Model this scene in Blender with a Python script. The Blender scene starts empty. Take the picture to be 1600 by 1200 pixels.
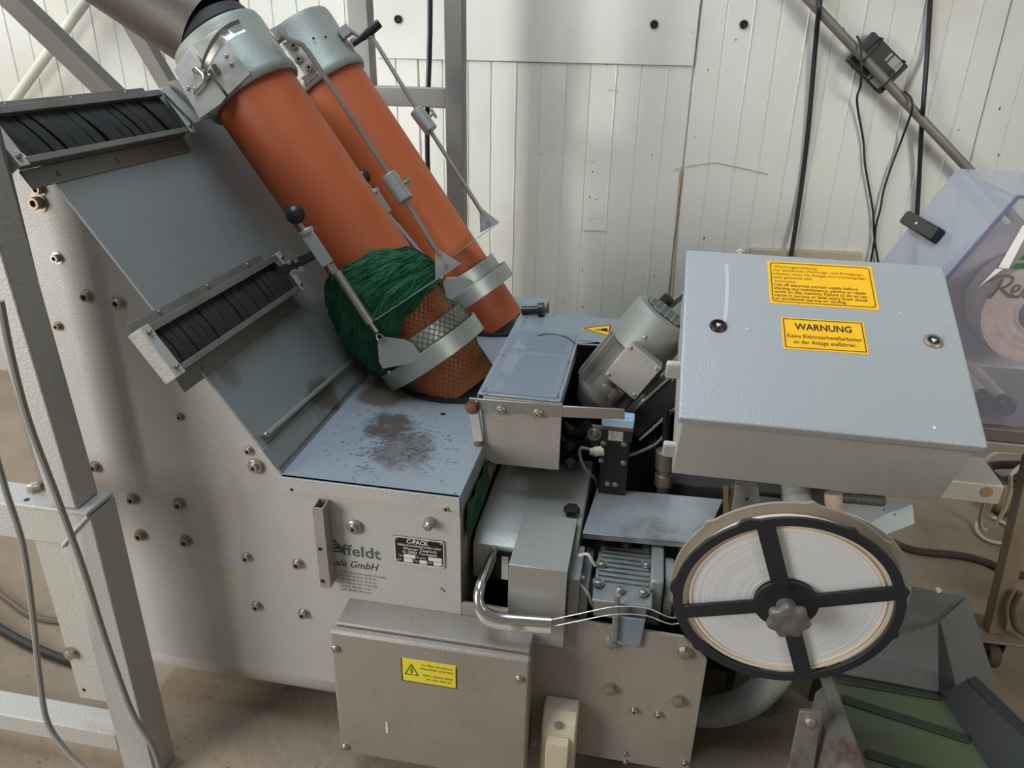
import bpy, bmesh, math, random
from mathutils import Vector as V, Matrix, Quaternion, noise

random.seed(7)
SC = bpy.context.scene
COL = SC.collection

# ------------------------------------------------------------------ camera, world, light, exposure
CAM = V((0, 0, 1.5))
FPX = 1194.0
PITCH, ROLL, YAW = math.radians(24.603), math.radians(1.2018), math.radians(10.007)
FW = V((-math.sin(YAW) * math.cos(PITCH), math.cos(YAW) * math.cos(PITCH), -math.sin(PITCH)))
_r = V((math.cos(YAW), math.sin(YAW), 0))
_u = _r.cross(FW)
RT = _r * math.cos(ROLL) + _u * math.sin(ROLL)
UP = _u * math.cos(ROLL) - _r * math.sin(ROLL)
cd = bpy.data.cameras.new('camera')
cd.sensor_fit = 'HORIZONTAL'
cd.sensor_width = 36.0
cd.lens = 36.0 * FPX / 1600.0
cd.clip_start = 0.02
cam = bpy.data.objects.new('camera', cd)
COL.objects.link(cam)
cam.matrix_world = Matrix.Translation(CAM) @ Matrix((RT, UP, -FW)).transposed().to_4x4()
SC.camera = cam

wd = bpy.data.worlds.new('hall_light')
SC.world = wd
wd.use_nodes = True
bg = wd.node_tree.nodes['Background']
bg.inputs[0].default_value = (1.0, 0.97, 0.93, 1)
bg.inputs[1].default_value = 0.19


def area(name, loc, aim, sx, sy, power, color):
    l = bpy.data.lights.new(name, 'AREA')
    l.shape = 'RECTANGLE'
    l.size, l.size_y, l.energy, l.color = sx, sy, power, color
    o = bpy.data.objects.new(name, l)
    o.location = loc
    o.rotation_euler = (V(aim) - V(loc)).to_track_quat('-Z', 'Y').to_euler()
    COL.objects.link(o)
    return o


area('door_daylight', (-2.7, -0.8, 1.5), (-0.5, 1.3, 0.6), 1.3, 1.9, 78, (1.0, 0.975, 0.94))
area('roof_light', (-1.2, 1.3, 3.7), (0.0, 1.5, 0.7), 2.0, 1.2, 76, (0.71, 0.86, 1.0))
gap = area('door_gap_daylight', (-3.5, 0.75, 2.2), (-0.42, 3.0, 1.1), 0.3, 1.5, 4.5, (1.0, 0.98, 0.95))
gap.data.spread = math.radians(22)
rw = area('right_window', (2.7, -0.5, 2.4), (1.0, 2.1, 1.0), 1.0, 1.2, 7.5, (1.0, 0.96, 0.89))
rw.data.spread = math.radians(48)
area('side_window', (-3.6, 1.9, 2.2), (-1.7, 3.0, 1.35), 0.6, 1.4, 28, (1.0, 0.985, 0.95))

SC.view_settings.view_transform = 'Standard'
SC.view_settings.look = 'None'
SC.view_settings.gamma = 1.0
SC.view_settings.use_curve_mapping = False
SC.view_settings.exposure = 0.0


# ------------------------------------------------------------------ measuring helper: the point of a real plane seen at a photo pixel
def W(px, py, x=None, y=None, z=None, pl=None):
    v = FW + RT * ((px - 800) / FPX) - UP * ((py - 600) / FPX)
    if x is not None:
        t = (x - CAM.x) / v.x
    elif y is not None:
        t = (y - CAM.y) / v.y
    elif z is not None:
        t = (z - CAM.z) / v.z
    else:
        t = (V(pl[0]) - CAM).dot(pl[1]) / v.dot(pl[1])
    return CAM + v * t


# ------------------------------------------------------------------ materials
def lin(c):
    c = c / 255.0
    return c / 12.92 if c <= 0.04045 else ((c + 0.055) / 1.055) ** 2.4


def rgb(r, g, b):
    return (lin(r), lin(g), lin(b), 1)


MATS = {}


def mat(name, col, rough=0.5, metal=0.0, bump=0.0, bscale=200, dirt=None, dscale=4.0, damt=0.5, dlo=0.5, dhi=0.7,
        speck=None, spscale=60, spth=0.73, var=0.0, coat=0.0, aniso=None, stains=()):
    """principled paint / metal / rubber; dirt = a second colour in noise patches, speck = small chips, var = tonal variation"""
    m = bpy.data.materials.new(name)
    m.use_nodes = True
    nt = m.node_tree
    N, L = nt.nodes, nt.links
    b = N['Principled BSDF']
    b.inputs['Roughness'].default_value = rough
    b.inputs['Metallic'].default_value = metal
    if coat:
        b.inputs['Coat Weight'].default_value = coat
        b.inputs['Coat Roughness'].default_value = 0.25
    tc = N.new('ShaderNodeTexCoord')
    src = None

    def mix(fac, c1, c2):
        x = N.new('ShaderNodeMix')
        x.data_type = 'RGBA'
        if c1 is None:
            x.inputs[6].default_value = col
        else:
            L.new(c1, x.inputs[6])
        x.inputs[7].default_value = c2
        L.new(fac, x.inputs[0])
        return x.outputs[2]

    def tex(scale, detail=6.0, rg=0.6, mapping=None):
        n = N.new('ShaderNodeTexNoise')
        n.inputs['Scale'].default_value = scale
        n.inputs['Detail'].default_value = detail
        n.inputs['Roughness'].default_value = rg
        if mapping:
            mp = N.new('ShaderNodeMapping')
            mp.inputs['Scale'].default_value = mapping
            L.new(tc.outputs['Object'], mp.inputs[0])
            L.new(mp.outputs[0], n.inputs['Vector'])
        else:
            L.new(tc.outputs['Object'], n.inputs['Vector'])
        return n.outputs['Fac']

    def ramp(fac, lo, hi, amt):
        r = N.new('ShaderNodeMapRange')
        r.inputs[1].default_value, r.inputs[2].default_value = lo, hi
        r.inputs[3].default_value, r.inputs[4].default_value = 0, amt
        L.new(fac, r.inputs[0])
        return r.outputs[0]

    if var:
        k = 1 - var
        src = mix(ramp(tex(2.3, 4), 0.35, 0.65, 1.0), src, (col[0] * k, col[1] * k, col[2] * k, 1))
    if aniso:
        k = 0.8
        src = mix(ramp(tex(8, 8, 0.7, aniso), 0.4, 0.62, 1.0), src, (col[0] * k, col[1] * k, col[2] * k, 1))
    if dirt:
        src = mix(ramp(tex(dscale, 9, 0.68), dlo, dhi, damt), src, dirt)
    if speck:
        src = mix(ramp(tex(spscale, 3, 0.5), spth, spth + 0.03, 0.85), src, speck)
    for cen, rad, amt, scol in stains:
        mp = N.new('ShaderNodeVectorMath')
        mp.operation = 'DISTANCE'
        L.new(tc.outputs['Object'], mp.inputs[0])
        mp.inputs[1].default_value = cen
        fall = N.new('ShaderNodeMapRange')
        fall.inputs[1].default_value, fall.inputs[2].default_value = rad, rad * 0.2
        fall.inputs[3].default_value, fall.inputs[4].default_value = -0.35, 0.22
        L.new(mp.outputs['Value'], fall.inputs[0])
        ad = N.new('ShaderNodeMath')
        L.new(tex(13, 9, 0.72), ad.inputs[0])
        L.new(fall.outputs[0], ad.inputs[1])
        src = mix(ramp(ad.outputs[0], 0.47, 0.62, amt), src, scol)
    if src is None:
        b.inputs['Base Color'].default_value = col
    else:
        L.new(src, b.inputs['Base Color'])
    if bump:
        bp = N.new('ShaderNodeBump')
        bp.inputs['Strength'].default_value = bump
        bp.inputs['Distance'].default_value = 0.004
        L.new(tex(bscale, 3, 0.5), bp.inputs['Height'])
        L.new(bp.outputs[0], b.inputs['Normal'])
    MATS[name] = m
    return m


def clear(name, tint, through, rough=0.12):
    """clear sheet: part see-through, part dusty plastic"""
    m = bpy.data.materials.new(name)
    m.use_nodes = True
    nt = m.node_tree
    N, L = nt.nodes, nt.links
    b = N['Principled BSDF']
    b.inputs['Base Color'].default_value = tint
    b.inputs['Roughness'].default_value = rough
    t = N.new('ShaderNodeBsdfTransparent')
    t.inputs[0].default_value = (0.92, 0.92, 0.96, 1)
    x = N.new('ShaderNodeMixShader')
    x.inputs[0].default_value = through
    L.new(b.outputs[0], x.inputs[1])
    L.new(t.outputs[0], x.inputs[2])
    L.new(x.outputs[0], N['Material Output'].inputs[0])
    return m


BROWN = rgb(110, 92, 74)
paint = mat('grey hammered paint', rgb(184, 181, 176), 0.45, 0.08, 0.35, 330, dirt=rgb(150, 138, 122), dscale=3, damt=0.3, speck=rgb(120, 105, 85), spscale=45, spth=0.78)
paint_warm = mat('warm grey hammered paint', rgb(158, 151, 141), 0.45, 0.2, 0.4, 330, dirt=rgb(128, 114, 97), dscale=3, damt=0.35, speck=rgb(100, 85, 68), spscale=45, spth=0.77)
paint_slope = mat('slate grey paint', rgb(132, 137, 136), 0.4, 0.2, 0.15, 260, dirt=rgb(110, 100, 84), dscale=3, damt=0.35, dlo=0.55, dhi=0.75,
                  stains=(((-0.10, -0.02, 0.745), 0.11, 0.8, rgb(92, 78, 62)), ((-0.2, -0.24, 0.87), 0.07, 0.5, rgb(96, 90, 80))))
paint_table = mat('worn paint with sky tint', rgb(150, 158, 164), 0.36, 0.25, 0.2, 260, dirt=rgb(112, 104, 92), dscale=7, damt=0.6, dlo=0.6, dhi=0.75, speck=rgb(74, 62, 52), spscale=95, spth=0.70,  # housing paint with the blue of the overhead light mixed in
                  stains=(((0.08, -0.06, 0.70), 0.13, 0.85, rgb(82, 66, 54)), ((0.0, 0.08, 0.70), 0.12, 0.8, rgb(100, 82, 64)), ((0.14, -0.16, 0.70), 0.14, 0.6, rgb(84, 70, 60)), ((0.02, 0.16, 0.70), 0.24, 0.45, rgb(120, 108, 92))))  # last, widest stain: brown dirt plus the tubes' shade on the rear table
paint_box = mat('sky tinted hammered paint', rgb(168, 172, 173), 0.4, 0.2, 0.35, 420, speck=rgb(205, 208, 208), spscale=30, spth=0.8)  # lid colour carries the blue sky light; the box side stays warm
paint_boxside = mat('grey hammered paint on box side', rgb(184, 179, 170), 0.45, 0.15, 0.5, 420, speck=rgb(95, 80, 62), spscale=30, spth=0.79)
paint_post = mat('light grey post paint', rgb(178, 176, 170), 0.5, 0.1, 0.35, 160, dirt=rgb(120, 105, 88), dscale=5, damt=0.4, dlo=0.6, dhi=0.75)
paint_dark = mat('dark brown grey stand paint', rgb(98, 92, 85), 0.55, 0.15, 0.15, 200, var=0.15)
rail_m = mat('grey brush rail paint', rgb(116, 114, 107), 0.45, 0.3, 0.08, 150, dirt=rgb(92, 80, 66), dscale=10, damt=0.6)
paint_stand = mat('mid grey stand paint', rgb(132, 129, 124), 0.5, 0.2, 0.15, 200, var=0.15)
steel = mat('bare steel', rgb(170, 168, 163), 0.36, 0.85, 0.06, 120, dirt=rgb(120, 100, 80), dscale=9, damt=0.4, dlo=0.55, dhi=0.75)
alu = mat('cast aluminium', rgb(146, 149, 140), 0.52, 0.35, 0.12, 150, dirt=rgb(120, 116, 106), dscale=12, damt=0.5, dlo=0.5, dhi=0.75)
galv = mat('galvanised sheet', rgb(168, 173, 168), 0.4, 0.6, 0.05, 90, var=0.12, dirt=rgb(122, 118, 106), dscale=14, damt=0.4, dlo=0.56, dhi=0.72)
latch_m = mat('worn latch steel', rgb(192, 190, 184), 0.38, 0.45, 0.05, 80, dirt=rgb(140, 132, 120), dscale=22, damt=0.5)
chrome = mat('bright steel', rgb(205, 203, 198), 0.2, 1.0, dirt=rgb(120, 105, 90), dscale=30, damt=0.5, dlo=0.55, dhi=0.7)
bolt_m = mat('zinc bolt', rgb(178, 172, 160), 0.32, 0.85)
bolt_d = mat('dull bolt', rgb(150, 137, 118), 0.45, 0.6)
tray_m = mat('scuffed steel with blue reflection', rgb(168, 174, 177), 0.32, 0.35, 0.04, 60, dirt=rgb(108, 94, 76), dscale=6, damt=0.7, dlo=0.5, dhi=0.68)  # blue reflection of the sheet put into its base colour
orange = mat('orange pipe plastic', rgb(180, 88, 46), 0.5, 0.0, 0.03, 30, dirt=rgb(146, 76, 44), dscale=4, damt=0.35)
chute_m = mat('brown grey chute steel', rgb(84, 77, 70), 0.5, 0.25, 0.05, 60, dirt=rgb(62, 49, 41), dscale=6, damt=0.55, aniso=(1, 9, 9))
rubber = mat('black rubber', rgb(22, 22, 22), 0.7)
bristle = mat('black brush bristle', rgb(38, 37, 35), 0.75, 0, 0.6, 500, aniso=(30, 1, 30))
black = mat('black plastic', rgb(28, 28, 29), 0.4)
blackm = mat('black anodised metal', rgb(42, 41, 40), 0.4, 0.4, 0.05, 100, dirt=rgb(75, 68, 58), dscale=15, damt=0.4)
darkin = mat('shade darkened iron', rgb(34, 31, 28), 0.6, 0.3)  # near black: interior shade put into the colour
net_m = mat('green net strand', rgb(18, 96, 62), 0.7)
net_dark = mat('green net bundle', rgb(14, 84, 54), 0.8, 0, 0.8, 350, dirt=rgb(6, 42, 28), dscale=30, damt=0.8, dlo=0.45, dhi=0.6)
net_thin = mat('olive net strand', rgb(92, 94, 54), 0.7)
spool_m = mat('black spool plastic', rgb(38, 39, 45), 0.45, 0, 0.05, 100)
spool_tan = mat('tan spool flange', rgb(150, 138, 122), 0.5)
wire_m = mat('pale coiled wire', rgb(226, 228, 230), 0.42, 0.1)
cream = mat('cream edge', rgb(236, 224, 204), 0.45)
white_m = mat('white paint', rgb(226, 226, 222), 0.5)
yellow = mat('yellow sticker', rgb(244, 186, 30), 0.45)
yellow_edge = mat('worn yellow sticker edge', rgb(238, 190, 80), 0.5)
lemon = mat('lemon sticker', rgb(232, 218, 66), 0.4)
ink = mat('black ink', rgb(30, 26, 22), 0.6)
ink_faded = mat('faded brown ink', rgb(150, 104, 22), 0.6)
ink_soft = mat('worn ink', rgb(88, 62, 20), 0.6)
ink_green = mat('green grey ink', rgb(70, 92, 74), 0.6)
ink_grey = mat('grey ink', rgb(96, 92, 86), 0.6)
plate_m = mat('black name plate', rgb(40, 38, 37), 0.35, 0.3)
plate_ink = mat('silver plate print', rgb(216, 214, 206), 0.4)
beige = mat('beige plastic', rgb(206, 196, 168), 0.5, 0, 0.05, 80, dirt=rgb(150, 130, 100), dscale=9, damt=0.5)
blue_top = mat('pale blue plastic', rgb(150, 186, 214), 0.4, 0, dirt=rgb(200, 205, 205), dscale=30, damt=0.5)
motor_m = mat('silver motor paint', rgb(176, 172, 164), 0.42, 0.5, 0.12, 160, dirt=rgb(110, 98, 84), dscale=8, damt=0.5, dlo=0.55, dhi=0.72)
gear_m = mat('blue grey gearbox paint', rgb(140, 144, 143), 0.45, 0.25, 0.2, 200, dirt=rgb(104, 98, 88), dscale=10, damt=0.5, speck=rgb(196, 200, 200), spscale=40, spth=0.74)
belt_m = mat('green conveyor belt', rgb(88, 97, 70), 0.6, 0, 0.05, 120)
belt_d = mat('green cleat with shadow tone', rgb(50, 57, 42), 0.6)  # darker than the belt: shadow of the cleat bands put into the colour
conv_dark = mat('dark grey conveyor side', rgb(52, 54, 52), 0.45, 0.2, 0.1, 120)
conv_grey = mat('grey green chute sheet', rgb(112, 114, 110), 0.45, 0.3, 0.05, 100, dirt=rgb(96, 90, 76), dscale=5, damt=0.5)
rusty = mat('scuffed rusty steel', rgb(150, 146, 140), 0.45, 0.5, 0.08, 120, dirt=rgb(112, 76, 52), dscale=9, damt=0.8, dlo=0.52, dhi=0.66)
cable_g = mat('grey cable', rgb(142, 140, 134), 0.5)
cable_k = mat('black cable', rgb(24, 23, 22), 0.5)
cable_b = mat('brown cable', rgb(92, 76, 62), 0.5)
cable_w = mat('dirty white cable', rgb(186, 176, 156), 0.5)
hose_m = mat('grey corrugated hose', rgb(172, 176, 168), 0.45)
wall_m = mat('off white wall sheet', rgb(206, 206, 198), 0.46, 0.1, 0.02, 6, dirt=rgb(186, 178, 158), dscale=1.6, damt=0.5, dlo=0.5, dhi=0.75, speck=rgb(90, 80, 66), spscale=24, spth=0.795)
pole_m = mat('weathered grey pole', rgb(126, 124, 114), 0.55, 0.3, var=0.2)
pole_l = mat('cream pole', rgb(206, 204, 190), 0.5)
tan_in = mat('tan grimy sheet', rgb(138, 122, 102), 0.55, 0.2, 0.05, 120, dirt=rgb(90, 76, 60), dscale=9, damt=0.6)
paper = mat('kraft paper roll', rgb(222, 196, 172), 0.7, aniso=(3, 3, 3))
dark_core = mat('dark core', rgb(84, 76, 66), 0.7)
green_p = mat('green print', rgb(36, 104, 52), 0.5)
cover_clear = clear('dusty clear cover', rgb(198, 200, 212), 0.86, 0.1)
guard_clear = clear('sky tinted dusty guard', rgb(150, 158, 170), 0.5, 0.16)  # bluish tint paints the reflection on the dusty panels
pane_slope = clear('cloudy sloped cover sheet', rgb(172, 175, 184), 0.4, 0.12)
floor_m = mat('dusty concrete', rgb(152, 137, 118), 0.85, 0, 0.9, 26, dirt=rgb(112, 98, 78), dscale=1.3, damt=0.8, dlo=0.42, dhi=0.68, speck=rgb(84, 70, 54), spscale=55, spth=0.73)
lump_m = mat('dusty tan block', rgb(128, 110, 78), 0.9, 0, 0.6, 40)
clear_bowl = clear('grimy clear bowl', rgb(150, 142, 128), 0.45, 0.15)

# ------------------------------------------------------------------ mesh building
ORG = {}


class MB:
    def __init__(s):
        s.bm = bmesh.new()

    def face(s, pts):
        return s.bm.faces.new([s.bm.verts.new(p) for p in pts])

    def prism(s, pts, vec):
        """closed solid: polygon pts swept by vec"""
        vec = V(vec)
        a = [s.bm.verts.new(V(p)) for p in pts]
        b = [s.bm.verts.new(V(p) + vec) for p in pts]
        n = len(pts)
        s.bm.faces.new(a)
        s.bm.faces.new(b[::-1])
        for i in range(n):
            s.bm.faces.new((a[i], b[i], b[(i + 1) % n], a[(i + 1) % n])[::-1])
        return s

    def box(s, x0, x1, y0, y1, z0, z1):
        return s.prism([(x0, y0, z0), (x1, y0, z0), (x1, y1, z0), (x0, y1, z0)], (0, 0, z1 - z0))

    def obox(s, c, ax, ay, az, hx, hy, hz):
        c, ax, ay, az = V(c), V(ax).normalized() * hx, V(ay).normalized() * hy, V(az).normalized() * hz
        return s.prism([c - ax - ay - az, c + ax - ay - az, c + ax + ay - az, c - ax + ay - az], az * 2)

    def bar(s, p0, p1, w, h, up=(0, 0, 1)):
        """rectangular bar from p0 to p1: w across, h along up"""
        p0, p1 = V(p0), V(p1)
        d = (p1 - p0).normalized()
        sd = d.cross(V(up)).normalized()
        u2 = sd.cross(d)
        return s.prism([p0 - sd * w / 2 - u2 * h / 2, p0 + sd * w / 2 - u2 * h / 2, p0 + sd * w / 2 + u2 * h / 2, p0 - sd * w / 2 + u2 * h / 2], p1 - p0)

    def rings(s, rs, closed=False, cap=True):
        vs = [[s.bm.verts.new(p) for p in r] for r in rs]
        n = len(vs[0])
        m = len(vs)
        for i in range(m if closed else m - 1):
            a, b = vs[i], vs[(i + 1) % m]
            for j in range(n):
                s.bm.faces.new((a[j], a[(j + 1) % n], b[(j + 1) % n], b[j]))
        if cap and not closed:
            s.bm.faces.new(vs[0][::-1])
            s.bm.faces.new(vs[-1])
        return s

    def tube(s, pts, r, seg=8, closed=False, cap=True):
        pts = [V(p) for p in pts]
        n = len(pts)
        rs = []
        nrm = None
        for i, p in enumerate(pts):
            if closed:
                d = pts[(i + 1) % n] - pts[i - 1]
            else:
                d = pts[min(i + 1, n - 1)] - pts[max(i - 1, 0)]
            d.normalize()
            if nrm is None:
                nrm = d.orthogonal().normalized()
            nrm = (nrm - d * nrm.dot(d)).normalized()
            bn = d.cross(nrm)
            rr = r[i] if isinstance(r, (list, tuple)) else r
            rs.append([p + nrm * rr * math.cos(2 * math.pi * k / seg) + bn * rr * math.sin(2 * math.pi * k / seg) for k in range(seg)])
        return s.rings(rs, closed, cap)

    def lathe(s, p, axis, prof, seg=32, loop=False, cap=True):
        """prof: (radius, height along axis)"""
        p, a = V(p), V(axis).normalized()
        e = a.orthogonal().normalized()
        f = a.cross(e)
        rs = [[p + a * h + (e * math.cos(2 * math.pi * k / seg) + f * math.sin(2 * math.pi * k / seg)) * r for k in range(seg)] for r, h in prof]
        return s.rings(rs, loop, cap)

    def cyl(s, p0, p1, r, seg=20, r1=None):
        p0, p1 = V(p0), V(p1)
        return s.lathe(p0, p1 - p0, [(r, 0), (r if r1 is None else r1, (p1 - p0).length)], seg)

    def ball(s, c, r, seg=20):
        pr = [(max(r * math.sin(math.pi * i / 10), r * 0.02), -r * math.cos(math.pi * i / 10)) for i in range(11)]
        return s.lathe(c, (0, 0, 1), pr, seg)

    def mesh(s, name, m, origin=(0, 0, 0), smooth=35):
        bmesh.ops.recalc_face_normals(s.bm, faces=s.bm.faces)
        bmesh.ops.translate(s.bm, verts=s.bm.verts, vec=-V(origin))
        me = bpy.data.meshes.new(name)
        s.bm.to_mesh(me)
        s.bm.free()
        me.materials.append(m)
        if smooth:
            for p in me.polygons:
                p.use_smooth = True
            me.set_sharp_from_angle(angle=math.radians(smooth))
        return me

    def build(s, name, m, parent=None, bevel=0, origin=None, label=None, kind=None, smooth=35):
        if parent is not None:
            org = ORG[parent.name]
        elif origin is not None:
            org = V(origin)
        else:
            org = sum((v.co for v in s.bm.verts), V()) / len(s.bm.verts)
            org.z = min(v.co.z for v in s.bm.verts)
        me = s.mesh(name, m, org, smooth)
        o = bpy.data.objects.new(name, me)
        COL.objects.link(o)
        ORG[o.name] = org
        if parent is not None:
            o.parent = parent
        else:
            o.location = org
        if bevel:
            md = o.modifiers.new('bevel', 'BEVEL')
            md.width, md.segments, md.limit_method, md.angle_limit = bevel, 2, 'ANGLE', math.radians(40)
        if label:
            o['label'] = label
        if kind:
            o['kind'] = kind
        return o


def thing(name, label, cat, loc, group=None):
    o = bpy.data.objects.new(name, None)
    o.empty_display_size = 0.05
    o.location = loc
    COL.objects.link(o)
    ORG[o.name] = V(loc)
    return tag(o, label, cat, group)


def tag(o, label, cat, group=None):
    o['label'], o['category'] = label, cat
    if group:
        o['group'] = group
    return o


def put(me, name, parent, loc, normal, scale=1.0, spin=0.0):
    """a fastener (shared mesh, built along +Z) set on a surface"""
    o = bpy.data.objects.new(name, me)
    COL.objects.link(o)
    o.parent = parent
    o.location = V(loc) - ORG[parent.name]
    o.rotation_mode = 'QUATERNION'
    o.rotation_quaternion = V(normal).to_track_quat('Z', 'Y') @ Quaternion((0, 0, 1), spin)
    o.scale = (scale,) * 3
    ORG[o.name] = V(loc)
    return o


def text(name, lines, o, rt, up, parent, m, lift=0.0006, res=2):
    """flat print: lines = (string, u, v, width, height, shear, weight) in metres on the plane o + u*rt + v*up"""
    rt, up = V(rt).normalized(), V(up).normalized()
    nr = rt.cross(up)
    bm = bmesh.new()
    for st, u, v, w, h, sh, wt in lines:
        cu = bpy.data.curves.new('print', 'FONT')
        cu.body, cu.resolution_u, cu.shear, cu.offset = st, res, sh, wt
        ob = bpy.data.objects.new('print', cu)
        COL.objects.link(ob)
        bpy.context.view_layer.update()
        me = bpy.data.meshes.new_from_object(ob.evaluated_get(bpy.context.evaluated_depsgraph_get()))
        if len(me.vertices):
            xs = [q.co.x for q in me.vertices]
            x0, dx = min(xs), max(max(xs) - min(xs), 1e-6)
            for q in me.vertices:
                a, c = (q.co.x - x0) / dx * w, q.co.y / 0.7 * h
                q.co = V(o) + rt * (u + a) + up * (v + c) + nr * lift
            bm.from_mesh(me)
        bpy.data.objects.remove(ob)
        bpy.data.curves.remove(cu)
        bpy.data.meshes.remove(me)
    org = ORG[parent.name]
    bmesh.ops.translate(bm, verts=bm.verts, vec=-org)
    me = bpy.data.meshes.new(name)
    bm.to_mesh(me)
    bm.free()
    me.materials.append(m)
    ob = bpy.data.objects.new(name, me)
    COL.objects.link(ob)
    ob.parent = parent
    ORG[ob.name] = org
    return ob


def strokes(mb, o, rt, up, segs, w, lift=0.0006):
    """flat printed strokes: polylines in plane units"""
    rt, up = V(rt).normalized(), V(up).normalized()
    nr = rt.cross(up)
    k_ = 0
    for pl in segs:
        for (a, b), (c, d) in zip(pl[:-1], pl[1:]):
            k_ += 1
            lift += 0.00004 if k_ < 14 else 0
            p, q = V(o) + rt * a + up * b + nr * lift, V(o) + rt * c + up * d + nr * lift
            dr = (q - p).normalized()
            sd = nr.cross(dr) * w / 2
            e = dr * w * 0.4
            mb.face([p - sd - e, q - sd + e, q + sd + e, p + sd - e])
    return mb


def smoothpath(pts, n=6):
    """Catmull-Rom through pts"""
    pts = [V(p) for p in pts]
    out = []
    for i in range(len(pts) - 1):
        p0, p1, p2, p3 = pts[max(i - 1, 0)], pts[i], pts[i + 1], pts[min(i + 2, len(pts) - 1)]
        for k in range(n):
            t = k / n
            out.append(0.5 * ((2 * p1) + (p2 - p0) * t + (2 * p0 - 5 * p1 + 4 * p2 - p3) * t * t + (3 * p1 - p0 - 3 * p2 + p3) * t ** 3))
    out.append(pts[-1])
    return out


def lerp(a, b, t):
    return V(a) * (1 - t) + V(b) * t


# fasteners, head along +Z from the surface at z = 0
def cap_screw_mesh(m, r=0.0075, h=0.009):
    mb = MB()
    mb.lathe((0, 0, 0), (0, 0, 1), [(r * 1.55, 0), (r * 1.55, 0.002), (r, 0.002), (r, h), (r * 0.9, h + 0.001), (r * 0.55, h + 0.001), (r * 0.5, h - 0.004)], 18)
    return mb.mesh('cap_screw', m)


def socket_mesh(r=0.0075, h=0.009):
    mb = MB()
    mb.lathe((0, 0, 0), (0, 0, 1), [(r * 0.5, h - 0.0035), (r * 0.5, h - 0.0028)], 6)
    return mb.mesh('socket', ink)


def hex_bolt_mesh(m, r=0.0115, h=0.009):
    mb = MB()
    mb.lathe((0, 0, 0), (0, 0, 1), [(r * 1.35, 0), (r * 1.35, 0.0025)], 24)
    mb.lathe((0, 0, 0.0025), (0, 0, 1), [(r * 1.08, 0), (r * 1.08, h), (r * 0.92, h + 0.001)], 6)
    return mb.mesh('hex_bolt', m)


def pan_mesh(m, r=0.006, h=0.0035):
    mb = MB()
    mb.lathe((0, 0, 0), (0, 0, 1), [(r, 0), (r, h * 0.4), (r * 0.8, h * 0.85), (r * 0.4, h), (r * 0.35, h * 0.5)], 16)
    return mb.mesh('screw', m)


def washer_screw_mesh(m, r=0.016):
    mb = MB()
    mb.lathe((0, 0, 0), (0, 0, 1), [(r, 0), (r, 0.006), (r * 0.85, 0.008), (r * 0.55, 0.008), (r * 0.55, 0.013), (r * 0.5, 0.014), (r * 0.28, 0.014), (r * 0.25, 0.010)], 22)
    return mb.mesh('washer_screw', m)


CAP, HEX, PAN, WSH = cap_screw_mesh(bolt_m), hex_bolt_mesh(bolt_m), pan_mesh(bolt_m), washer_screw_mesh(bolt_m)
CAPD, PAND = cap_screw_mesh(bolt_d), pan_mesh(bolt_d)
SOCK = socket_mesh()
hole_mb = MB()
hole_mb.lathe((0, 0, 0), (0, 0, 1), [(0.004, 0), (0.004, 0.0006)], 12)
HOLE = hole_mb.mesh('hole', rubber)


def cap(parent, loc, nrm, sc=1.0, dull=False):
    put(CAPD if dull else CAP, 'cap_screw', parent, loc, nrm, sc)


# ================================================================== SETTING
fl = MB()
fl.box(-7, 6, -3.5, 4.2, -0.1, 0)
fo = fl.build('floor', floor_m, origin=(0, 0, 0), smooth=0)
fo['kind'] = 'structure'

WY = math.radians(2.975)
WD, WN = V((math.cos(WY), math.sin(WY), 0)), V((math.sin(WY), -math.cos(WY), 0))   # along the wall, out of the wall
W0 = V((0.103, 3.0, 0))
Z_UP = V((0, 0, 1))


def wallp(px, py, off=0.0):
    return W(px, py, pl=(W0 + WN * off, WN))


wall = bpy.data.objects.new('wall_back', None)
COL.objects.link(wall)
wall.location = W0
ORG[wall.name] = W0.copy()
wall['kind'] = 'structure'
PITCHW = 1.0 / 11


def wall_panel(k):
    """one sandwich panel 1 m wide with alternate pressed grooves and beads"""
    prof = [(0.0, -0.05), (0.0, -0.006), (0.005, 0.0)]
    for j in range(1, 11):
        u = j * PITCHW
        if j % 2:
            prof += [(u - 0.0035, 0.0), (u - 0.001, -0.0028), (u + 0.001, -0.0028), (u + 0.0035, 0.0)]
        else:
            prof += [(u - 0.004, 0.0), (u - 0.0012, 0.0028), (u + 0.0012, 0.0028), (u + 0.004, 0.0)]
    prof += [(0.993, 0.0), (0.998, -0.006), (0.998, -0.05)]
    mb = MB()
    mb.prism([W0 + WD * (k + u) + WN * v for u, v in prof], (0, 0, 4.0))
    return mb.build('wall_panel', wall_m, wall, smooth=0)


panels = [wall_panel(k) for k in range(-6, 5)]
# smooth cover sheet screwed over the upper wall
cv = MB()
a, b = wallp(1083, 103, 0.004), wallp(590, 90, 0.004)
ua, ub = (a - W0).dot(WD), (b - W0).dot(WD)
zc = a.z
cv.prism([W0 + WD * ub + WN * 0.0015 + V((0, 0, zc)), W0 + WD * ua + WN * 0.0015 + V((0, 0, zc)), W0 + WD * ua + WN * 0.0015 + V((0, 0, 2.5)), W0 + WD * ub + WN * 0.0015 + V((0, 0, 2.5))], WN * 0.006)
cover = cv.build('cover_sheet', wall_m, wall, bevel=0.001)
pm = MB()
pm.lathe((0, 0, 0), (0, 0, 1), [(0.014, 0), (0.014, 0.006), (0.009, 0.009), (0.006, 0.005)], 18)
PLUG = pm.mesh('bolt_cap', rubber)
for px, py in ((622, 30), (1022, 38)):
    put(PLUG, 'bolt_cap', cover, wallp(px, py, 0.0075), WN)
for px, py in ((1162, 38), (982, 490)):
    put(PLUG, 'bolt_cap', wall, wallp(px, py, 0.0), WN)
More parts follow.
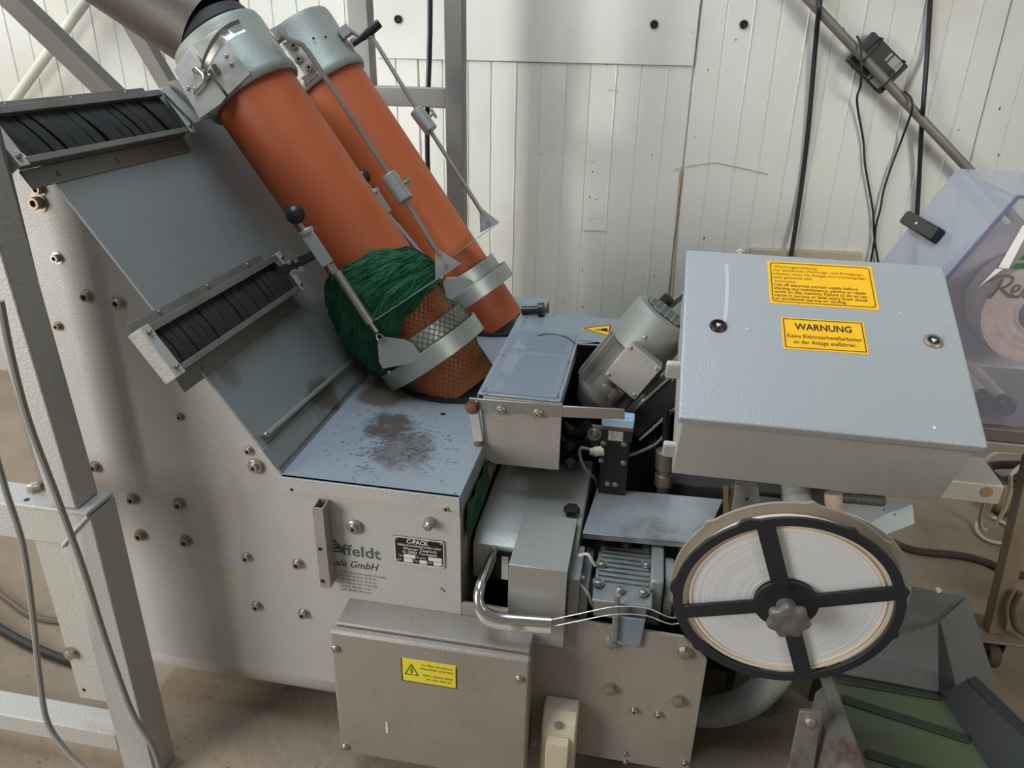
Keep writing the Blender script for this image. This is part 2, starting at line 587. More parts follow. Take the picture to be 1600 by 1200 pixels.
# scratches scored into the wall
sm = MB()
for pl_ in (((1053, 266), (1066, 261), (1118, 254), (1156, 262), (1200, 272)), ((912, 360), (948, 361)), ((950, 141), (966, 142)), ((922, 344), (928, 340))):
    pp = [wallp(x, y, 0.0032) for x, y in pl_]
    for p, q in zip(pp[:-1], pp[1:]):
        sm.bar(p, q, 0.003, 0.0006, WN)
sm.build('scratch', mat('tan scratch', rgb(168, 154, 128), 0.8), wall)
cm = MB()
random.seed(17)
for px, py in ((1106, 109), (925, 254), (926, 268), (846, 242), (983, 52), (1086, 214), (921, 308), (932, 312), (1150, 62), (1318, 45), (1562, 170), (1560, 242), (1498, 203), (1018, 243), (910, 422), (880, 470), (911, 480), (1100, 372), (1170, 380), (1022, 432), (948, 100), (1452, 8)):
    c = wallp(px, py, 0.0004)
    k = random.uniform(0.0025, 0.006)
    cm.prism([c + (WD * math.cos(u) * k * random.uniform(.3, .8) + Z_UP * math.sin(u) * k * random.uniform(.6, 1.3)) for u in [i * math.pi / 3 for i in range(6)]], WN * 0.0006)
cm.build('paint_chip', mat('dark chipped spot', rgb(84, 76, 64), 0.8), wall, kind='stuff')
ss = MB()
for x0, y0, x1, y1 in ((1063, 266, 1045, 480), (1067, 266, 1050, 470)):
    ss.bar(wallp(x0, y0, 0.0012), wallp(x1, y1, 0.0012), 0.003, 0.0012, WN)
ss.build('rust_streak', mat('rust streak', rgb(160, 126, 94), 0.8), wall)

tr = MB()
a, b = wallp(1172, 386, 0.0), wallp(1345, 393, 0.0)
tr.prism([a, b, b + WN * 0.035, a + WN * 0.035], (0, 0, -0.06))
t1 = tr.build('trim_1', mat('beige ledge', rgb(170, 160, 138), 0.6), bevel=0.002)
t1['kind'] = 'structure'

# ================================================================== BACKGROUND: poles, cables and stand
p0, p1 = wallp(1236, -30, 0.07), wallp(1530, 282, 0.07)
pm = MB()
pm.cyl(p0 + (p0 - p1) * 0.3, p1 + (p1 - p0) * 0.75, 0.0155, 16)
tag(pm.build('brace_pole', pole_m), 'weathered grey pole leaning diagonally across the wall behind the control box', 'pole')
p0, p1 = wallp(135, 0, 0.07), wallp(5, 180, 0.07)
pm = MB()
pm.cyl(p0 + (p0 - p1) * 0.5, p1 + (p1 - p0) * 2.6, 0.019, 16)
tag(pm.build('brace_pole', pole_l), 'cream pole leaning on the brightly lit wall above the upper brush', 'pole')

# black plug strip strapped behind the grey pole
pa, pb = wallp(1250, 0, 0.07), wallp(1512, 262, 0.07)
ax = (pb - pa).normalized()
sd = WN.cross(ax).normalized()
cc = wallp(1369, 99, 0.035)
ps = thing('power_strip', 'black power strip strapped behind the grey diagonal wall pole', 'power strip', cc)
MB().obox(cc, ax, sd, WN, 0.085, 0.058, 0.016).build('body', black, ps, bevel=0.004)
lb = MB()
for q in ((1, 0.036), (1, -0.036)):
    lb.obox(cc + ax * 0.045 + sd * q[1] + WN * 0.0162, ax, sd, WN, 0.022, 0.016, 0.0006)
    lb.obox(cc + ax * 0.012 + sd * q[1] + WN * 0.0162, ax, sd, WN, 0.004, 0.014, 0.0006)
lb.build('label_print', mat('grey label', rgb(150, 150, 146), 0.5), ps)
st = MB()
for t in (-0.05, 0.06):
    st.tube([cc + ax * t + sd * 0.062 * math.cos(u) + WN * (0.018 + 0.04 * abs(math.sin(u)) if math.sin(u) > 0 else -0.005) for u in [i * math.pi / 8 for i in range(16)]], 0.003, 6, closed=True)
st.build('strap', black, ps)


def cable(name, pts, r, m, label, cat='cable', group=None, n=6):
    mb = MB()
    mb.tube(smoothpath(pts, n), r, 8)
    return tag(mb.build(name, m), label, cat, group)


cable('wall_cable', [wallp(1284, -25, 0.012), wallp(1280, 12, 0.095), wallp(1275, 60, 0.03), wallp(1263, 200, 0.012), wallp(1251, 300, 0.012), wallp(1236, 400, 0.045)], 0.0085, cable_k, 'thick black cable hanging down the wall and crossing the top of the grey pole')
cable('wall_cable', [wallp(1455, -25, 0.02), wallp(1449, 80, 0.02), wallp(1443, 160, 0.095), wallp(1440, 200, 0.05), wallp(1435, 300, 0.02), wallp(1428, 420, 0.02)], 0.008, cable_k, 'black cable hanging down the wall to the clear dispenser cover')
cable('thin_cable', [wallp(1339, 56, 0.09), wallp(1345, 75, 0.1), wallp(1345, 130, 0.1), wallp(1339, 158, 0.03), wallp(1349, 220, 0.015), wallp(1352, 260, 0.015), wallp(1364, 330, 0.015), wallp(1366, 370, 0.015), wallp(1374, 420, 0.015)], 0.004, cable_k, 'thin black cord looped over the grey pole left of the power strip', 'cord')
cable('thin_cable', [wallp(1412, 142, 0.09), wallp(1424, 155, 0.1), wallp(1424, 175, 0.1), wallp(1410, 215, 0.02), wallp(1392, 262, 0.015), wallp(1380, 300, 0.015), wallp(1376, 325, 0.02), wallp(1369, 352, 0.022), wallp(1366, 380, 0.02), wallp(1358, 420, 0.02)], 0.004, cable_k, 'thin black cord looped over the grey pole below the power strip', 'cord')

YS = 2.55
stand = thing('tube_stand', 'grey square tube stand behind the two orange tubes', 'stand', (W(708, 50, y=YS).x, YS, 0))


def post_x(px, py):
    return W(px, py, y=YS).x


x1 = post_x(541, 0)
x2 = post_x(693, 0)
for xx, w in ((x1, 0.068), (x2, 0.058)):
    MB().box(xx, xx + w, YS, YS + 0.06, 0, 2.6).build('post', paint_stand, stand, bevel=0.003)
zb = W(640, 152, y=YS).z
MB().box(x1 + 0.068, x2, YS + 0.004, YS + 0.056, zb - 0.03, zb + 0.03).build('crossbar', paint_stand, stand, bevel=0.003)
d0, d1 = W(22, 0, y=YS), W(178, 150, y=YS)
MB().bar(d0 + (d0 - d1) * 0.8, d1 + (d1 - d0) * 2.4, 0.07, 0.065, (1, 0, 1)).build('diagonal_brace', paint_dark, stand, bevel=0.003)
d0, d1 = W(222, 62, y=YS), W(263, 132, y=YS)
MB().bar(d0 + (d0 - d1) * 1.4, d1 + (d1 - d0) * 5.0, 0.05, 0.05, (1, 0, 0.7)).build('diagonal_brace', paint_dark, stand, bevel=0.003)
xk = W(672, 0, y=2.66).x
cable('wall_cable', [(xk, 2.66, 2.4), (xk, 2.66, 1.6), (W(668, 250, y=2.66).x, 2.66, 1.1), (xk, 2.66, 0.4)], 0.009, cable_k, 'black cable hanging straight down between the posts of the tube stand')

# ================================================================== SUPPORT FRAME in front on the left
YP = 1.0
fx0, fx1 = W(65, 745, y=YP).x, W(113, 765, y=YP).x
ztop = W(140, 805, y=YP).z
lx1 = W(140, 805, y=YP).x          # right front edge of the lower leg
lx0 = lx1 - 0.074
frm = thing('support_frame', 'light grey square tube support frame with bolted upright at the left of the machine', 'frame', (lx0, YP, 0))
MB().prism([(fx0, YP, ztop + 0.008), (fx1, YP, ztop + 0.008), (fx1, YP + 0.058, ztop + 0.008), (fx0, YP + 0.058, ztop + 0.008)], (-0.058, 0, 1.55)).build('upright', paint_post, frm, bevel=0.004)
MB().box(fx0 - 0.075, lx1 + 0.0, YP - 0.006, YP + 0.068, ztop, ztop + 0.008).build('flange_plate', paint_post, frm, bevel=0.002)
zl = W(85, 860, y=YP).z
beam_h = 0.078
MB().prism([(lx0 - 0.7, YP, ztop), (lx1 - 0.001, YP, ztop), (lx0, YP, ztop - beam_h), (lx0 - 0.7, YP, ztop - beam_h)], (0, 0.07, 0)).build('top_beam', paint_post, frm, bevel=0.003)
MB().prism([(lx1, YP, ztop - 0.001), (lx1, YP, 0), (lx0, YP, 0), (lx0, YP, ztop - beam_h - 0.001)], (0, 0.07, 0)).build('leg', paint_post, frm, bevel=0.003)
wl = MB()
wl.tube([(lx1 - 0.002, YP - 0.001, ztop - 0.002), lerp((lx1, YP - 0.001, ztop), (lx0, YP - 0.001, ztop - beam_h), 0.5) + V((0, 0, 0.002)), (lx0 + 0.001, YP - 0.001, ztop - beam_h)], 0.004, 6)
wl.build('weld_seam', paint_post, frm)
zr = W(170, 1168, y=YP).z
MB().box(lx0 - 0.7, lx0, YP, YP + 0.06, 0.075, 0.125).build('lower_rail', paint_post, frm, bevel=0.003)
# back upright and flat strap seen through the frame
MB().box(fx0 - 0.075, fx0 - 0.012, YP + 0.062, YP + 0.115, ztop - 0.0, 2.3).build('rear_upright', paint_stand, frm, bevel=0.003)
a, b = W(82, 860, y=YP + 0.045), W(150, 1095, y=YP + 0.045)
MB().box(W(64, 880, y=YP + 0.03).x, lx0 - 0.010, YP + 0.03, YP + 0.034, W(140, 1092, y=YP + 0.03).z, ztop - beam_h - 0.001).build('strap', paint_post, frm, bevel=0.001)
put(HEX, 'hex_bolt', frm, W(113, 1019, y=YP + 0.03), (0, -1, 0))
put(HOLE, 'hole', frm, W(131, 1078, y=YP + 0.0295), (0, -1, 0))
put(HEX, 'hex_bolt', frm, W(57, 765, z=ztop + 0.008), (0, 0, 1), 1.1)
put(HOLE, 'hole', frm, W(42, 781, z=ztop + 0.008), (0, 0, 1), 1.2)

cable('hanging_cable', [W(0, 470, y=0.93), W(18, 560, y=0.93), W(45, 660, y=0.93), W(90, 780, y=0.935), W(130, 890, y=0.94), W(165, 1000, y=0.955), W(205, 1110, y=0.96), W(240, 1170, y=0.96), W(252, 1215, y=0.96)], 0.0058, cable_g, 'grey cable hanging down the front of the left upright and leg')
cable('hanging_cable', [W(-10, 700, y=0.92), W(10, 770, y=0.92), W(35, 850, y=0.92), W(50, 950, y=0.92), W(62, 1060, y=0.92), W(75, 1130, y=0.92), W(110, 1180, y=0.91), W(150, 1215, y=0.9)], 0.0055, cable_g, 'grey cable hanging free left of the frame leg, over the lower rail')
cable('floor_cable', [W(-40, 895, z=0.01), W(10, 935, z=0.01), W(50, 962, z=0.01), W(110, 972, z=0.01), W(180, 965, z=0.01)], 0.008, cable_b, 'brown cable curving over the floor behind the left frame', 'cable')
cable('floor_cable', [W(-50, 945, z=0.012), W(0, 982, z=0.012), W(50, 1010, z=0.012), W(105, 1032, z=0.012), W(180, 1050, z=0.012)], 0.012, cable_k, 'thick black cable lying on the floor behind the left frame')

# ================================================================== MACHINE HOUSING
YF = 1.191                                   # plane of the front sheet
XA, XB, ZT = -0.671, -0.306, 0.70            # table edges and height
BETA = math.radians(56.4)
SN = V((math.sin(BETA), 0, math.cos(BETA)))  # slope normal
SU = V((-math.cos(BETA), 0, math.sin(BETA)))  # up the slope
S0 = V((XA, 0, ZT))
YB = 2.42


def S(s, y, n=0.0):
    return S0 + SU * s + SN * n + V((0, y, 0))


def Ws(px, py, off=0.0):
    return W(px, py, pl=(S0 + SN * off, SN))


hs = thing('machine_housing', 'grey hammered sheet metal machine housing with sloped back and worn work table', 'machine', (-0.6, 1.5, 0))
LTOP = 0.655
e = S(LTOP, YF)
XL = -1.105
pan = MB()
fr_pts = [(XB, 0.17), (XL, 0.17), (XL, e.z + 0.004), (e.x, e.z + 0.004), (XA + 0.004, ZT), (XB, ZT)]
fv = [pan.bm.verts.new((x, YF, z)) for x, z in fr_pts]
pan.bm.faces.new(fv)
va, vb = fv[0], fv[1]
for k in range(1, 9):
    u = k * math.pi / 16
    y, z = YF + 0.085 - 0.085 * math.cos(u), 0.17 - 0.085 * math.sin(u)
    na, nb_ = pan.bm.verts.new((XB, y, z)), pan.bm.verts.new((XL, y, z))
    pan.bm.faces.new((va, vb, nb_, na))
    va, vb = na, nb_
panel = pan.build('side_panel', paint, hs)
for p_ in panel.data.polygons:
    if abs(p_.normal.y) > 0.999:
        p_.use_smooth = False
sd_ = panel.modifiers.new('thickness', 'SOLIDIFY')
sd_.thickness, sd_.offset = 0.006, -1 if panel.data.polygons[0].normal.y < 0 else 1
FN = V((0, -1, 0))
for px, py, sc, du in ((57, 317, 1.2, 1), (58, 296, 0.9, 1), (86, 404, 0.8, 0), (133, 464, 0.9, 0), (183, 474, 1.0, 0), (88, 511, 0.7, 1), (147, 731, 0.9, 1),
                       (206, 781, 1.0, 1), (279, 789, 1.0, 1), (218, 838, 1.0, 1), (289, 847, 1.0, 1), (384, 873, 0.85, 0), (464, 883, 0.9, 0), (400, 949, 0.9, 0), (473, 961, 0.9, 0), (697, 796, 0.6, 0), (387, 706, 0.7, 0), (280, 653, 0.6, 1)):
    p = W(px, py, y=YF - 0.006)
    p.y = YF
    cap(panel, p, FN, sc * 1.25, du)
    put(SOCK, 'socket', panel, p, FN, sc * 1.25)
for px, py in ((398, 730), (553, 825)):
    p = W(px, py, y=YF - 0.006)
    p.y = YF
    put(WSH, 'washer_screw', panel, p, FN, 1.0)
    put(SOCK, 'socket', panel, p + FN * 0.0065, FN, 1.0)
an = MB()
p = W(670, 819, y=YF - 0.008)
p.y = YF
an.lathe(p, FN, [(0.012, 0), (0.012, 0.005), (0.0105, 0.009), (0.0105, 0.013), (0.009, 0.019), (0.005, 0.023)], 18)
an.build('acorn_nut', bolt_m, panel)
put(HOLE, 'hole', panel, W(456, 765, y=YF - 0.0045), FN, 0.9)
put(HOLE, 'hole', panel, W(690, 920, y=YF - 0.0006), FN, 0.5)
put(HOLE, 'hole', panel, W(694, 923, y=YF - 0.0006), FN, 0.5)
# faint yellowish smears of old glue
gl = MB()
for px, py, w, h in ((310, 886, 0.022, 0.004), (345, 892, 0.025, 0.006), (362, 898, 0.01, 0.003)):
    c = W(px, py, y=YF - 0.0004)
    gl.prism([c + V((w * math.cos(u) * (1 + 0.3 * math.sin(3 * u)), 0, h * math.sin(u))) for u in [i * math.pi / 6 for i in range(12)]], (0, 0.0003, 0))
gl.build('glue_smear', mat('old glue', rgb(190, 178, 140), 0.6), panel)

# sloped sheets, bar and table
sl = MB()
sl.prism([S(0.0, YF + 0.006), S(0.0, YB), S(0.80, YB), S(0.80, YF + 0.006)], -SN * 0.004)
slope = sl.build('slope_plate', paint_slope, hs)
b0, b1 = Ws(413, 681, 0.008), Ws(558, 557, 0.008)
MB().bar(b0, b1, 0.008, 0.014, SN).build('edge_bar', galv, slope, bevel=0.0015)
put(PAN, 'screw', slope, b0 + SN * 0.006, SN, 0.9)
b0s = (b0 - S0).dot(SU)
MB().prism([S(0.012, YF + 0.002, 0.001), S(0.012, 2.0, 0.001), S(b0s - 0.018, 2.0, 0.001), S(b0s - 0.018, YF + 0.002, 0.001)], SN * 0.003).build('lower_sheet', paint_slope, slope, bevel=0.001)
tb = MB()
tb.prism([(XA, YF - 0.004, ZT), (XB, YF - 0.004, ZT), (XB, YB, ZT), (XA, YB, ZT)], (0, 0, -0.004))
tb.box(XB - 0.003, XB, YF, 1.41, ZT - 0.048, ZT - 0.004)
table = tb.build('table_plate', paint_table, hs, bevel=0.0012)
MB().box(XA + 0.002, XB, YF - 0.0046, YF, ZT - 0.03, ZT - 0.0006).build('front_lip', paint, table)
put(HOLE, 'hole', table, W(692, 647, z=ZT), (0, 0, 1), 1.6)
gr = MB()
for i in range(520):
    c = V((random.gauss(-0.48, 0.06), random.gauss(1.35, 0.06), ZT + 0.0002))
    if c.x < XA + 0.02 or c.y < YF + 0.02:
        continue
    an_ = random.gauss(0.3, 0.7)
    ln = random.uniform(0.002, 0.009) if random.random() < 0.9 else 0.03
    gr.bar(c, c + V((math.cos(an_), math.sin(an_), 0)) * ln, random.uniform(0.0004, 0.0012), 0.0003)
gr.build('scratch_mark', mat('dark scrape', rgb(72, 60, 50), 0.8), table, kind='stuff')
bd = MB()
bd.box(XL, XL + 0.004, YF + 0.09, YB, 0.1, 1.22)
bd.box(XL, XB, YB - 0.004, YB, 0.1, ZT - 0.01)
bd.box(XB - 0.006, XB - 0.003, YF + 0.008, YB, 0.1, ZT - 0.05)
bd.box(XL, XB - 0.01, YF + 0.09, YB - 0.006, 0.086, 0.09)
bd.build('body_shell', paint_warm, hs)
for xx in (XL + 0.03, XB - 0.09):
    for yy in (YF + 0.14, YB - 0.1):
        MB().box(xx, xx + 0.05, yy, yy + 0.05, 0, 0.086).build('foot', blackm, hs, bevel=0.002)

# square tube stub on the front sheet
q0, q1, q2 = W(487, 789, y=YF - 0.033), W(504, 795, y=YF - 0.033), W(498, 917, y=YF - 0.033)
tb_ = MB()
xa_, xb_, zt_, zb_ = q0.x, q1.x, q1.z, q2.z
for x0, x1_, y0, y1_ in ((xa_, xb_, YF - 0.033, YF - 0.0305), (xa_, xb_, YF - 0.0025, YF), (xa_, xa_ + 0.0025, YF - 0.0305, YF - 0.0025), (xb_ - 0.0025, xb_, YF - 0.0305, YF - 0.0025)):
    tb_.box(x0, x1_, y0, y1_, zb_, zt_)
stub = tb_.build('square_socket', paint_warm, hs)
put(HOLE, 'hole', stub, W(500, 858, y=YF - 0.0336), FN, 1.0)
put(HOLE, 'hole', stub, W(504, 908, y=YF - 0.0336), FN, 1.1)

# black name plate
n0, n1, n2 = W(618, 877, y=YF - 0.001), W(695, 888, y=YF - 0.001), W(616, 836, y=YF - 0.001)
nw, nh = n1.x - n0.x, n2.z - n0.z
no = V((n0.x, YF - 0.0025, n0.z))
np_ = MB()
np_.box(no.x, no.x + nw, YF - 0.0025, YF, no.z, no.z + nh)
plate = np_.build('name_plate', plate_m, hs, bevel=0.0005)
X, Z = V((1, 0, 0)), V((0, 0, 1))
text('plate_lettering', [('C-PACK', nw * .25, nh * .78, nw * .44, nh * .15, 0, 0.03), ('VERPACKUNGSMASCHINEN GMBH', nw * .06, nh * .66, nw * .88, nh * .08, 0, 0.01),
     ('Werner Czepluch', nw * .17, nh * .53, nw * .68, nh * .10, 0, 0.01), ('D-2082 Tornesch', nw * .17, nh * .40, nw * .68, nh * .10, 0, 0.01),
     ('Typ', nw * .07, nh * .26, nw * .09, nh * .07, 0, 0), ('Baujahr', nw * .44, nh * .26, nw * .2, nh * .07, 0, 0),
     ('Nr', nw * .07, nh * .11, nw * .08, nh * .07, 0, 0), ('Volt', nw * .38, nh * .11, nw * .1, nh * .07, 0, 0), ('kW', nw * .67, nh * .11, nw * .09, nh * .07, 0, 0)], no, X, Z, plate, plate_ink)
bl = MB()
for u0, u1, v0, v1 in ((.18, .42, .22, .36), (.68, .95, .22, .36), (.18, .36, .06, .2), (.5, .65, .06, .2), (.78, .95, .06, .2), (0.0, 1.0, .965, 1.0), (0, 1, 0, .03), (0, .018, 0, 1), (.982, 1, 0, 1)):
    bl.box(no.x + nw * u0, no.x + nw * u1, YF - 0.0032, YF - 0.0024, no.z + nh * v0, no.z + nh * v1)
bl.build('blank_field', plate_ink, plate)
for u, v in ((.05, .92), (.95, .92), (.05, .08), (.95, .08)):
    put(PAN, 'screw', plate, no + V((nw * u, 0, nh * v)), FN, 0.55)

# printed dealer lettering on the front sheet
t0 = W(535, 866, y=YF)
tw = W(595, 870, y=YF).x - t0.x
to = V((t0.x, YF, t0.z))
text('dealer_lettering', [('ffeldt', 0, 0, tw, 0.026, 0, 0.012)], to, X, Z, panel, ink_green)
g0 = W(518, 882, y=YF)
text('dealer_lettering', [('sale GmbH', 0, 0, W(592, 886, y=YF).x - g0.x, 0.017, 0.35, 0.0)], V((g0.x, YF, g0.z)), X, Z, panel, ink)
a0 = W(524, 893, y=YF)
aw = W(601, 893, y=YF).x - a0.x
text('dealer_lettering', [('Str. 57, D - 21436 Marschacht, Germany', 0, 0, aw, 0.005, 0, 0), ('Telefon   +49 (0) 4133 / 40 02 011', 0, -0.009, aw * .82, 0.005, 0, 0), ('Telefax   +49 (0) 4133 / 40 02 012', 0, -0.018, aw * .82, 0.005, 0, 0),
     ('Mobil     +49 (0) 170 / 19 81 108', 0, -0.027, aw * .82, 0.005, 0, 0), ('www.affeldt.com', 0.01, -0.036, aw * .6, 0.005, 0, 0), ('info@affeldt.com', 0.01, -0.045, aw * .6, 0.005, 0, 0)], V((a0.x, YF, a0.z)), X, Z, panel, ink_grey, res=1)
lg = MB()
l0 = W(519, 862, y=YF)
strokes(lg, V((l0.x, YF, l0.z)), X, Z, [[(0, 0.026), (0.022, 0.006)], [(0.006, 0.03), (0.026, 0.008)], [(0, 0.003), (0.026, 0.003)], [(0, 0.011), (0.014, 0.011)]], 0.0032)
lg.build('dealer_emblem', mat('emblem ink', rgb(34, 52, 46), 0.6), panel)

# mounting plate below the clipper, right of the electrical box
xr = W(1105, 1032, y=YF).x
zc0 = W(1105, 1032, y=YF).z
zc1 = zc0 + 0.055
zm = W(722, 942, y=YF).z
mp = MB()
mp.prism([(XB + 0.001, YF, 0.075), (XB + 0.001, YF, zm), (xr - 0.05, YF, zm - 0.008), (xr, YF, zc0 + 0.0), (xr, YF, 0.075)], (0, 0.008, 0))
mplate = mp.build('mounting_plate', paint_warm, hs, bevel=0.001)
for px, py in ((955, 1006), (1070, 1022), (953, 1078), (1060, 1097)):
    p = W(px, py, y=YF - 0.006)
    p.y = YF
    put(HEX, 'hex_bolt', mplate, p, FN, 0.95, random.random())
for px, py, sc in ((991, 1112, .8), (1029, 1119, .8), (977, 1180, .55), (977, 1193, .55), (1070, 1195, .65)):
    p = W(px, py, y=YF - 0.005)
    p.y = YF
    cap(mplate, p, FN, sc)
    put(SOCK, 'socket', mplate, p, FN, sc)
MB().box(XB + 0.02, xr - 0.02, YF + 0.06, YF + 0.3, 0, 0.075).build('machine_base', tan_in, hs, bevel=0.003)

# ================================================================== LOWER ELECTRICAL BOX
bx0, by0 = W(517, 982, z=.422).x - 0.006, 1.094
bx1, bz0, bz1 = -0.147, 0.075, 0.415
eb = thing('electrical_box', 'grey steel electrical box with screwed cover and small yellow label, mounted low on the machine', 'electrical box', (bx0, YF, bz0))
MB().box(bx0 + 0.006, bx1 - 0.004, by0 + 0.022, YF, bz0 + 0.006, bz1 + 0.003).build('body', paint_warm, eb, bevel=0.003)
door = MB().box(bx0, bx1, by0, by0 + 0.02, bz0, bz1).build('door', paint_warm, eb, bevel=0.006)
for px, py in ((525, 1013), (812, 1060), (540, 1166)):
    p = W(px, py, y=by0)
    put(WSH, 'cover_screw', door, p, FN, 0.55)
    put(SOCK, 'socket', door, p + FN * 0.001, FN, 0.6)
c0, c1, c2 = W(629, 1062, y=by0), W(713, 1075, y=by0), W(627, 1027, y=by0)
lw, lh = c1.x - c0.x, c2.z - c0.z
lo = V((c0.x, by0 - 0.0008, c0.z))
lab = MB().box(lo.x, lo.x + lw, by0 - 0.0008, by0 + 0.0002, lo.z, lo.z + lh).build('warning_label', lemon, eb)
text('label_lettering', [('Vor Öffnen des Gehäuses', lw * .37, lh * .78, lw * .56, lh * .09, 0, 0), ('Hauptschalter ausschalten', lw * .35, lh * .62, lw * .6, lh * .09, 0, 0), ('Before opening cabinet', lw * .4, lh * .34, lw * .54, lh * .09, 0, 0), ('turn main switch off', lw * .44, lh * .18, lw * .47, lh * .09, 0, 0)], lo, X, Z, lab, ink_soft)
tri = MB()
strokes(tri, lo, X, Z, [[(lw * .06, lh * .32), (lw * .3, lh * .32), (lw * .18, lh * .78), (lw * .06, lh * .32)], [(lw * .19, lh * .64), (lw * .165, lh * .5), (lw * .195, lh * .5), (lw * .175, lh * .37)]], 0.0016)
strokes(tri, lo, X, Z, [[(0, 0), (lw, 0)], [(lw, 0), (lw, lh * .9)], [(0, 0), (0, lh)]], 0.0016)
tri.build('label_symbol', ink, lab)
dr = MB()
c = W(604, 1138, y=by0 - 0.0008)
dr.prism([c + V((0.0025, 0, 0.018)), c + V((-0.001, 0, 0.018)), c + V((-0.002, 0, -0.01)), c + V((0.0, 0, -0.016)), c + V((0.003, 0, -0.012))], (0, 0.0008, 0))
dr.build('paint_drip', white_m, door)

# beige connector beside the box
cx0, cx1 = W(846, 1130, y=1.13).x, W(901, 1135, y=1.13).x
cz = W(870, 1124, y=1.13).z
ch = thing('connector_housing', 'beige plastic connector housing at the lower right of the electrical box', 'connector', (cx0, 1.15, 0))
MB().prism([(cx0, YF, 0.0), (cx0, 1.13, 0.0), (cx0, 1.13, cz - 0.035), (cx0, 1.14, cz - 0.012), (cx0, 1.155, cz), (cx0, YF, cz)], (cx1 - cx0, 0, 0)).build('shell', beige, ch, bevel=0.004)
MB().prism([(cx0 + 0.012, 1.13, 0.0), (cx0 + 0.012, 1.118, 0.0), (cx0 + 0.012, 1.118, cz - 0.06), (cx0 + 0.012, 1.13, cz - 0.045)], (cx1 - cx0 - 0.024, 0, 0)).build('front_cover', beige, ch, bevel=0.003)
p = W(872, 1134, pl=((0, 1.15, cz - 0.006), V((0, -0.62, 0.78))))
put(WSH, 'screw', ch, p, (0, -0.62, 0.78), 0.5)

# ================================================================== BRUSH STRIPS on the slope
def sco(p):
    """(s, y) of a point on the slope"""
    return (p - S0).dot(SU), p.y


def brush(label, corners, off, nstrip, lean, out, group):
    """corners: photo points top-left, top-right, bottom-right, bottom-left of the bristle opening"""
    (s0, y0), (s1, y1), (s2, y2), (s3, y3) = [sco(Ws(*c, off)) for c in corners]
    su, sl_ = (s0 + s1) / 2, (s2 + s3) / 2
    yl, yr = min(y0, y3), max(y1, y2)
    t = thing('brush_strip', label, 'brush', S(sl_, yl), group)
    h = off
    rl = MB()
    rl.prism([S(su, yl, 0), S(su + 0.014, yl, 0), S(su + 0.014, yl, h), S(su, yl, h)], (0, yr - yl, 0))
    rl.prism([S(su + 0.014, yl - 0.01, 0), S(su + 0.034, yl - 0.01, 0), S(su + 0.034, yl - 0.01, 0.003), S(su + 0.014, yl - 0.01, 0.003)], (0, yr - yl, 0))
    up = rl.build('upper_rail', rail_m, t, bevel=0.001)
    rl = MB()
    rl.prism([S(sl_ - 0.012, yl, 0.004), S(sl_, yl, 0.004), S(sl_, yl, h), S(sl_ - 0.012, yl, h)], (0, yr - yl, 0))
    rl.prism([S(sl_ - 0.046, yl, 0.0), S(sl_ - 0.012, yl, 0.0), S(sl_ - 0.012, yl, 0.005), S(sl_ - 0.046, yl, 0.002)], (0, yr - yl, 0))
    lo_ = rl.build('lower_rail', rail_m, t, bevel=0.001)
    for f in (0.16, 0.5, 0.84):
        put(PAND, 'screw', lo_, S(sl_ - 0.03, yl + (yr - yl) * f, 0.004), SN, 0.8)
        put(PAND, 'screw', up, S(su + 0.026, yl + (yr - yl) * f, 0.003), SN, 0.8)
    # bristle tufts side by side
    for i in range(nstrip):
        f0, f1 = i / nstrip, (i + 0.94) / nstrip
        ln = lean * (0.8 + 0.4 * random.random())
        ya0, ya1 = yl + (yr - yl) * f0, yl + (yr - yl) * f1
        yb0, yb1 = min(ya0 + ln, yr), min(ya1 + ln, yr)
        n0_ = h * (0.55 + 0.15 * random.random())
        mb = MB()
        pr = []
        for k in range(5):
            u = k / 4
            cy = math.sin(u * math.pi) * 0.0015 * random.uniform(-1, 1)
            pr.append((su + (sl_ - su) * u, ya0 + (yb0 - ya0) * u + cy, ya1 + (yb1 - ya1) * u + cy, n0_ + 0.004 * math.sin(u * 3)))
        mb.rings([[S(s, a_, 0.004), S(s, b_ + 0.0005, 0.004), S(s, b_ + 0.0005, n * 0.97), S(s, (a_ + b_) / 2, n * 1.06), S(s, a_, n)] for s, a_, b_, n in pr])
        mb.build('bristle_tuft', bristle, t)
    # end brackets
    for yy, w in ((yl - 0.024, 0.024), (yr, 0.02)):
        eb_ = MB()
        eb_.prism([S(su + 0.016, yy, h), S(sl_ - 0.016, yy, h), S(sl_ - 0.016, yy, h + 0.003), S(su + 0.016, yy, h + 0.003)], (0, w, 0))
        yo = yy if yy < yl else yy + w - 0.003
        eb_.prism([S(su + 0.016, yo, 0), S(sl_ - 0.016, yo, 0), S(sl_ - 0.016, yo, h), S(su + 0.016, yo, h)], (0, 0.003, 0))
        ebo = eb_.build('end_bracket', paint_post, t, bevel=0.001)
        for s_ in (su + 0.002, sl_ + 0.0):
            cap(ebo, S(s_, yy + w / 2, h + 0.003), SN, 0.55)
    return t


ub = brush('black bristle brush strip in a grey rail at the top edge of the slope', [(5, 183), (245, 145), (290, 197), (37, 246)], 0.028, 17, 0.035, 0, None)
mb = MB()
mb.prism([Ws(*c, 0.034) for c in ((250, 140), (266, 132), (320, 187), (303, 194))], SN * 0.003)
mb.prism([Ws(*c, 0.037) for c in ((262, 131), (275, 128), (331, 184), (319, 189))], SN * 0.012)
mb.build('end_plate', paint_post, ub, bevel=0.001)
brush('black bristle brush strip in a grey rail halfway down the slope', [(235, 513), (430, 415), (465, 446), (280, 570)], 0.03, 20, 0.004, 0, None)

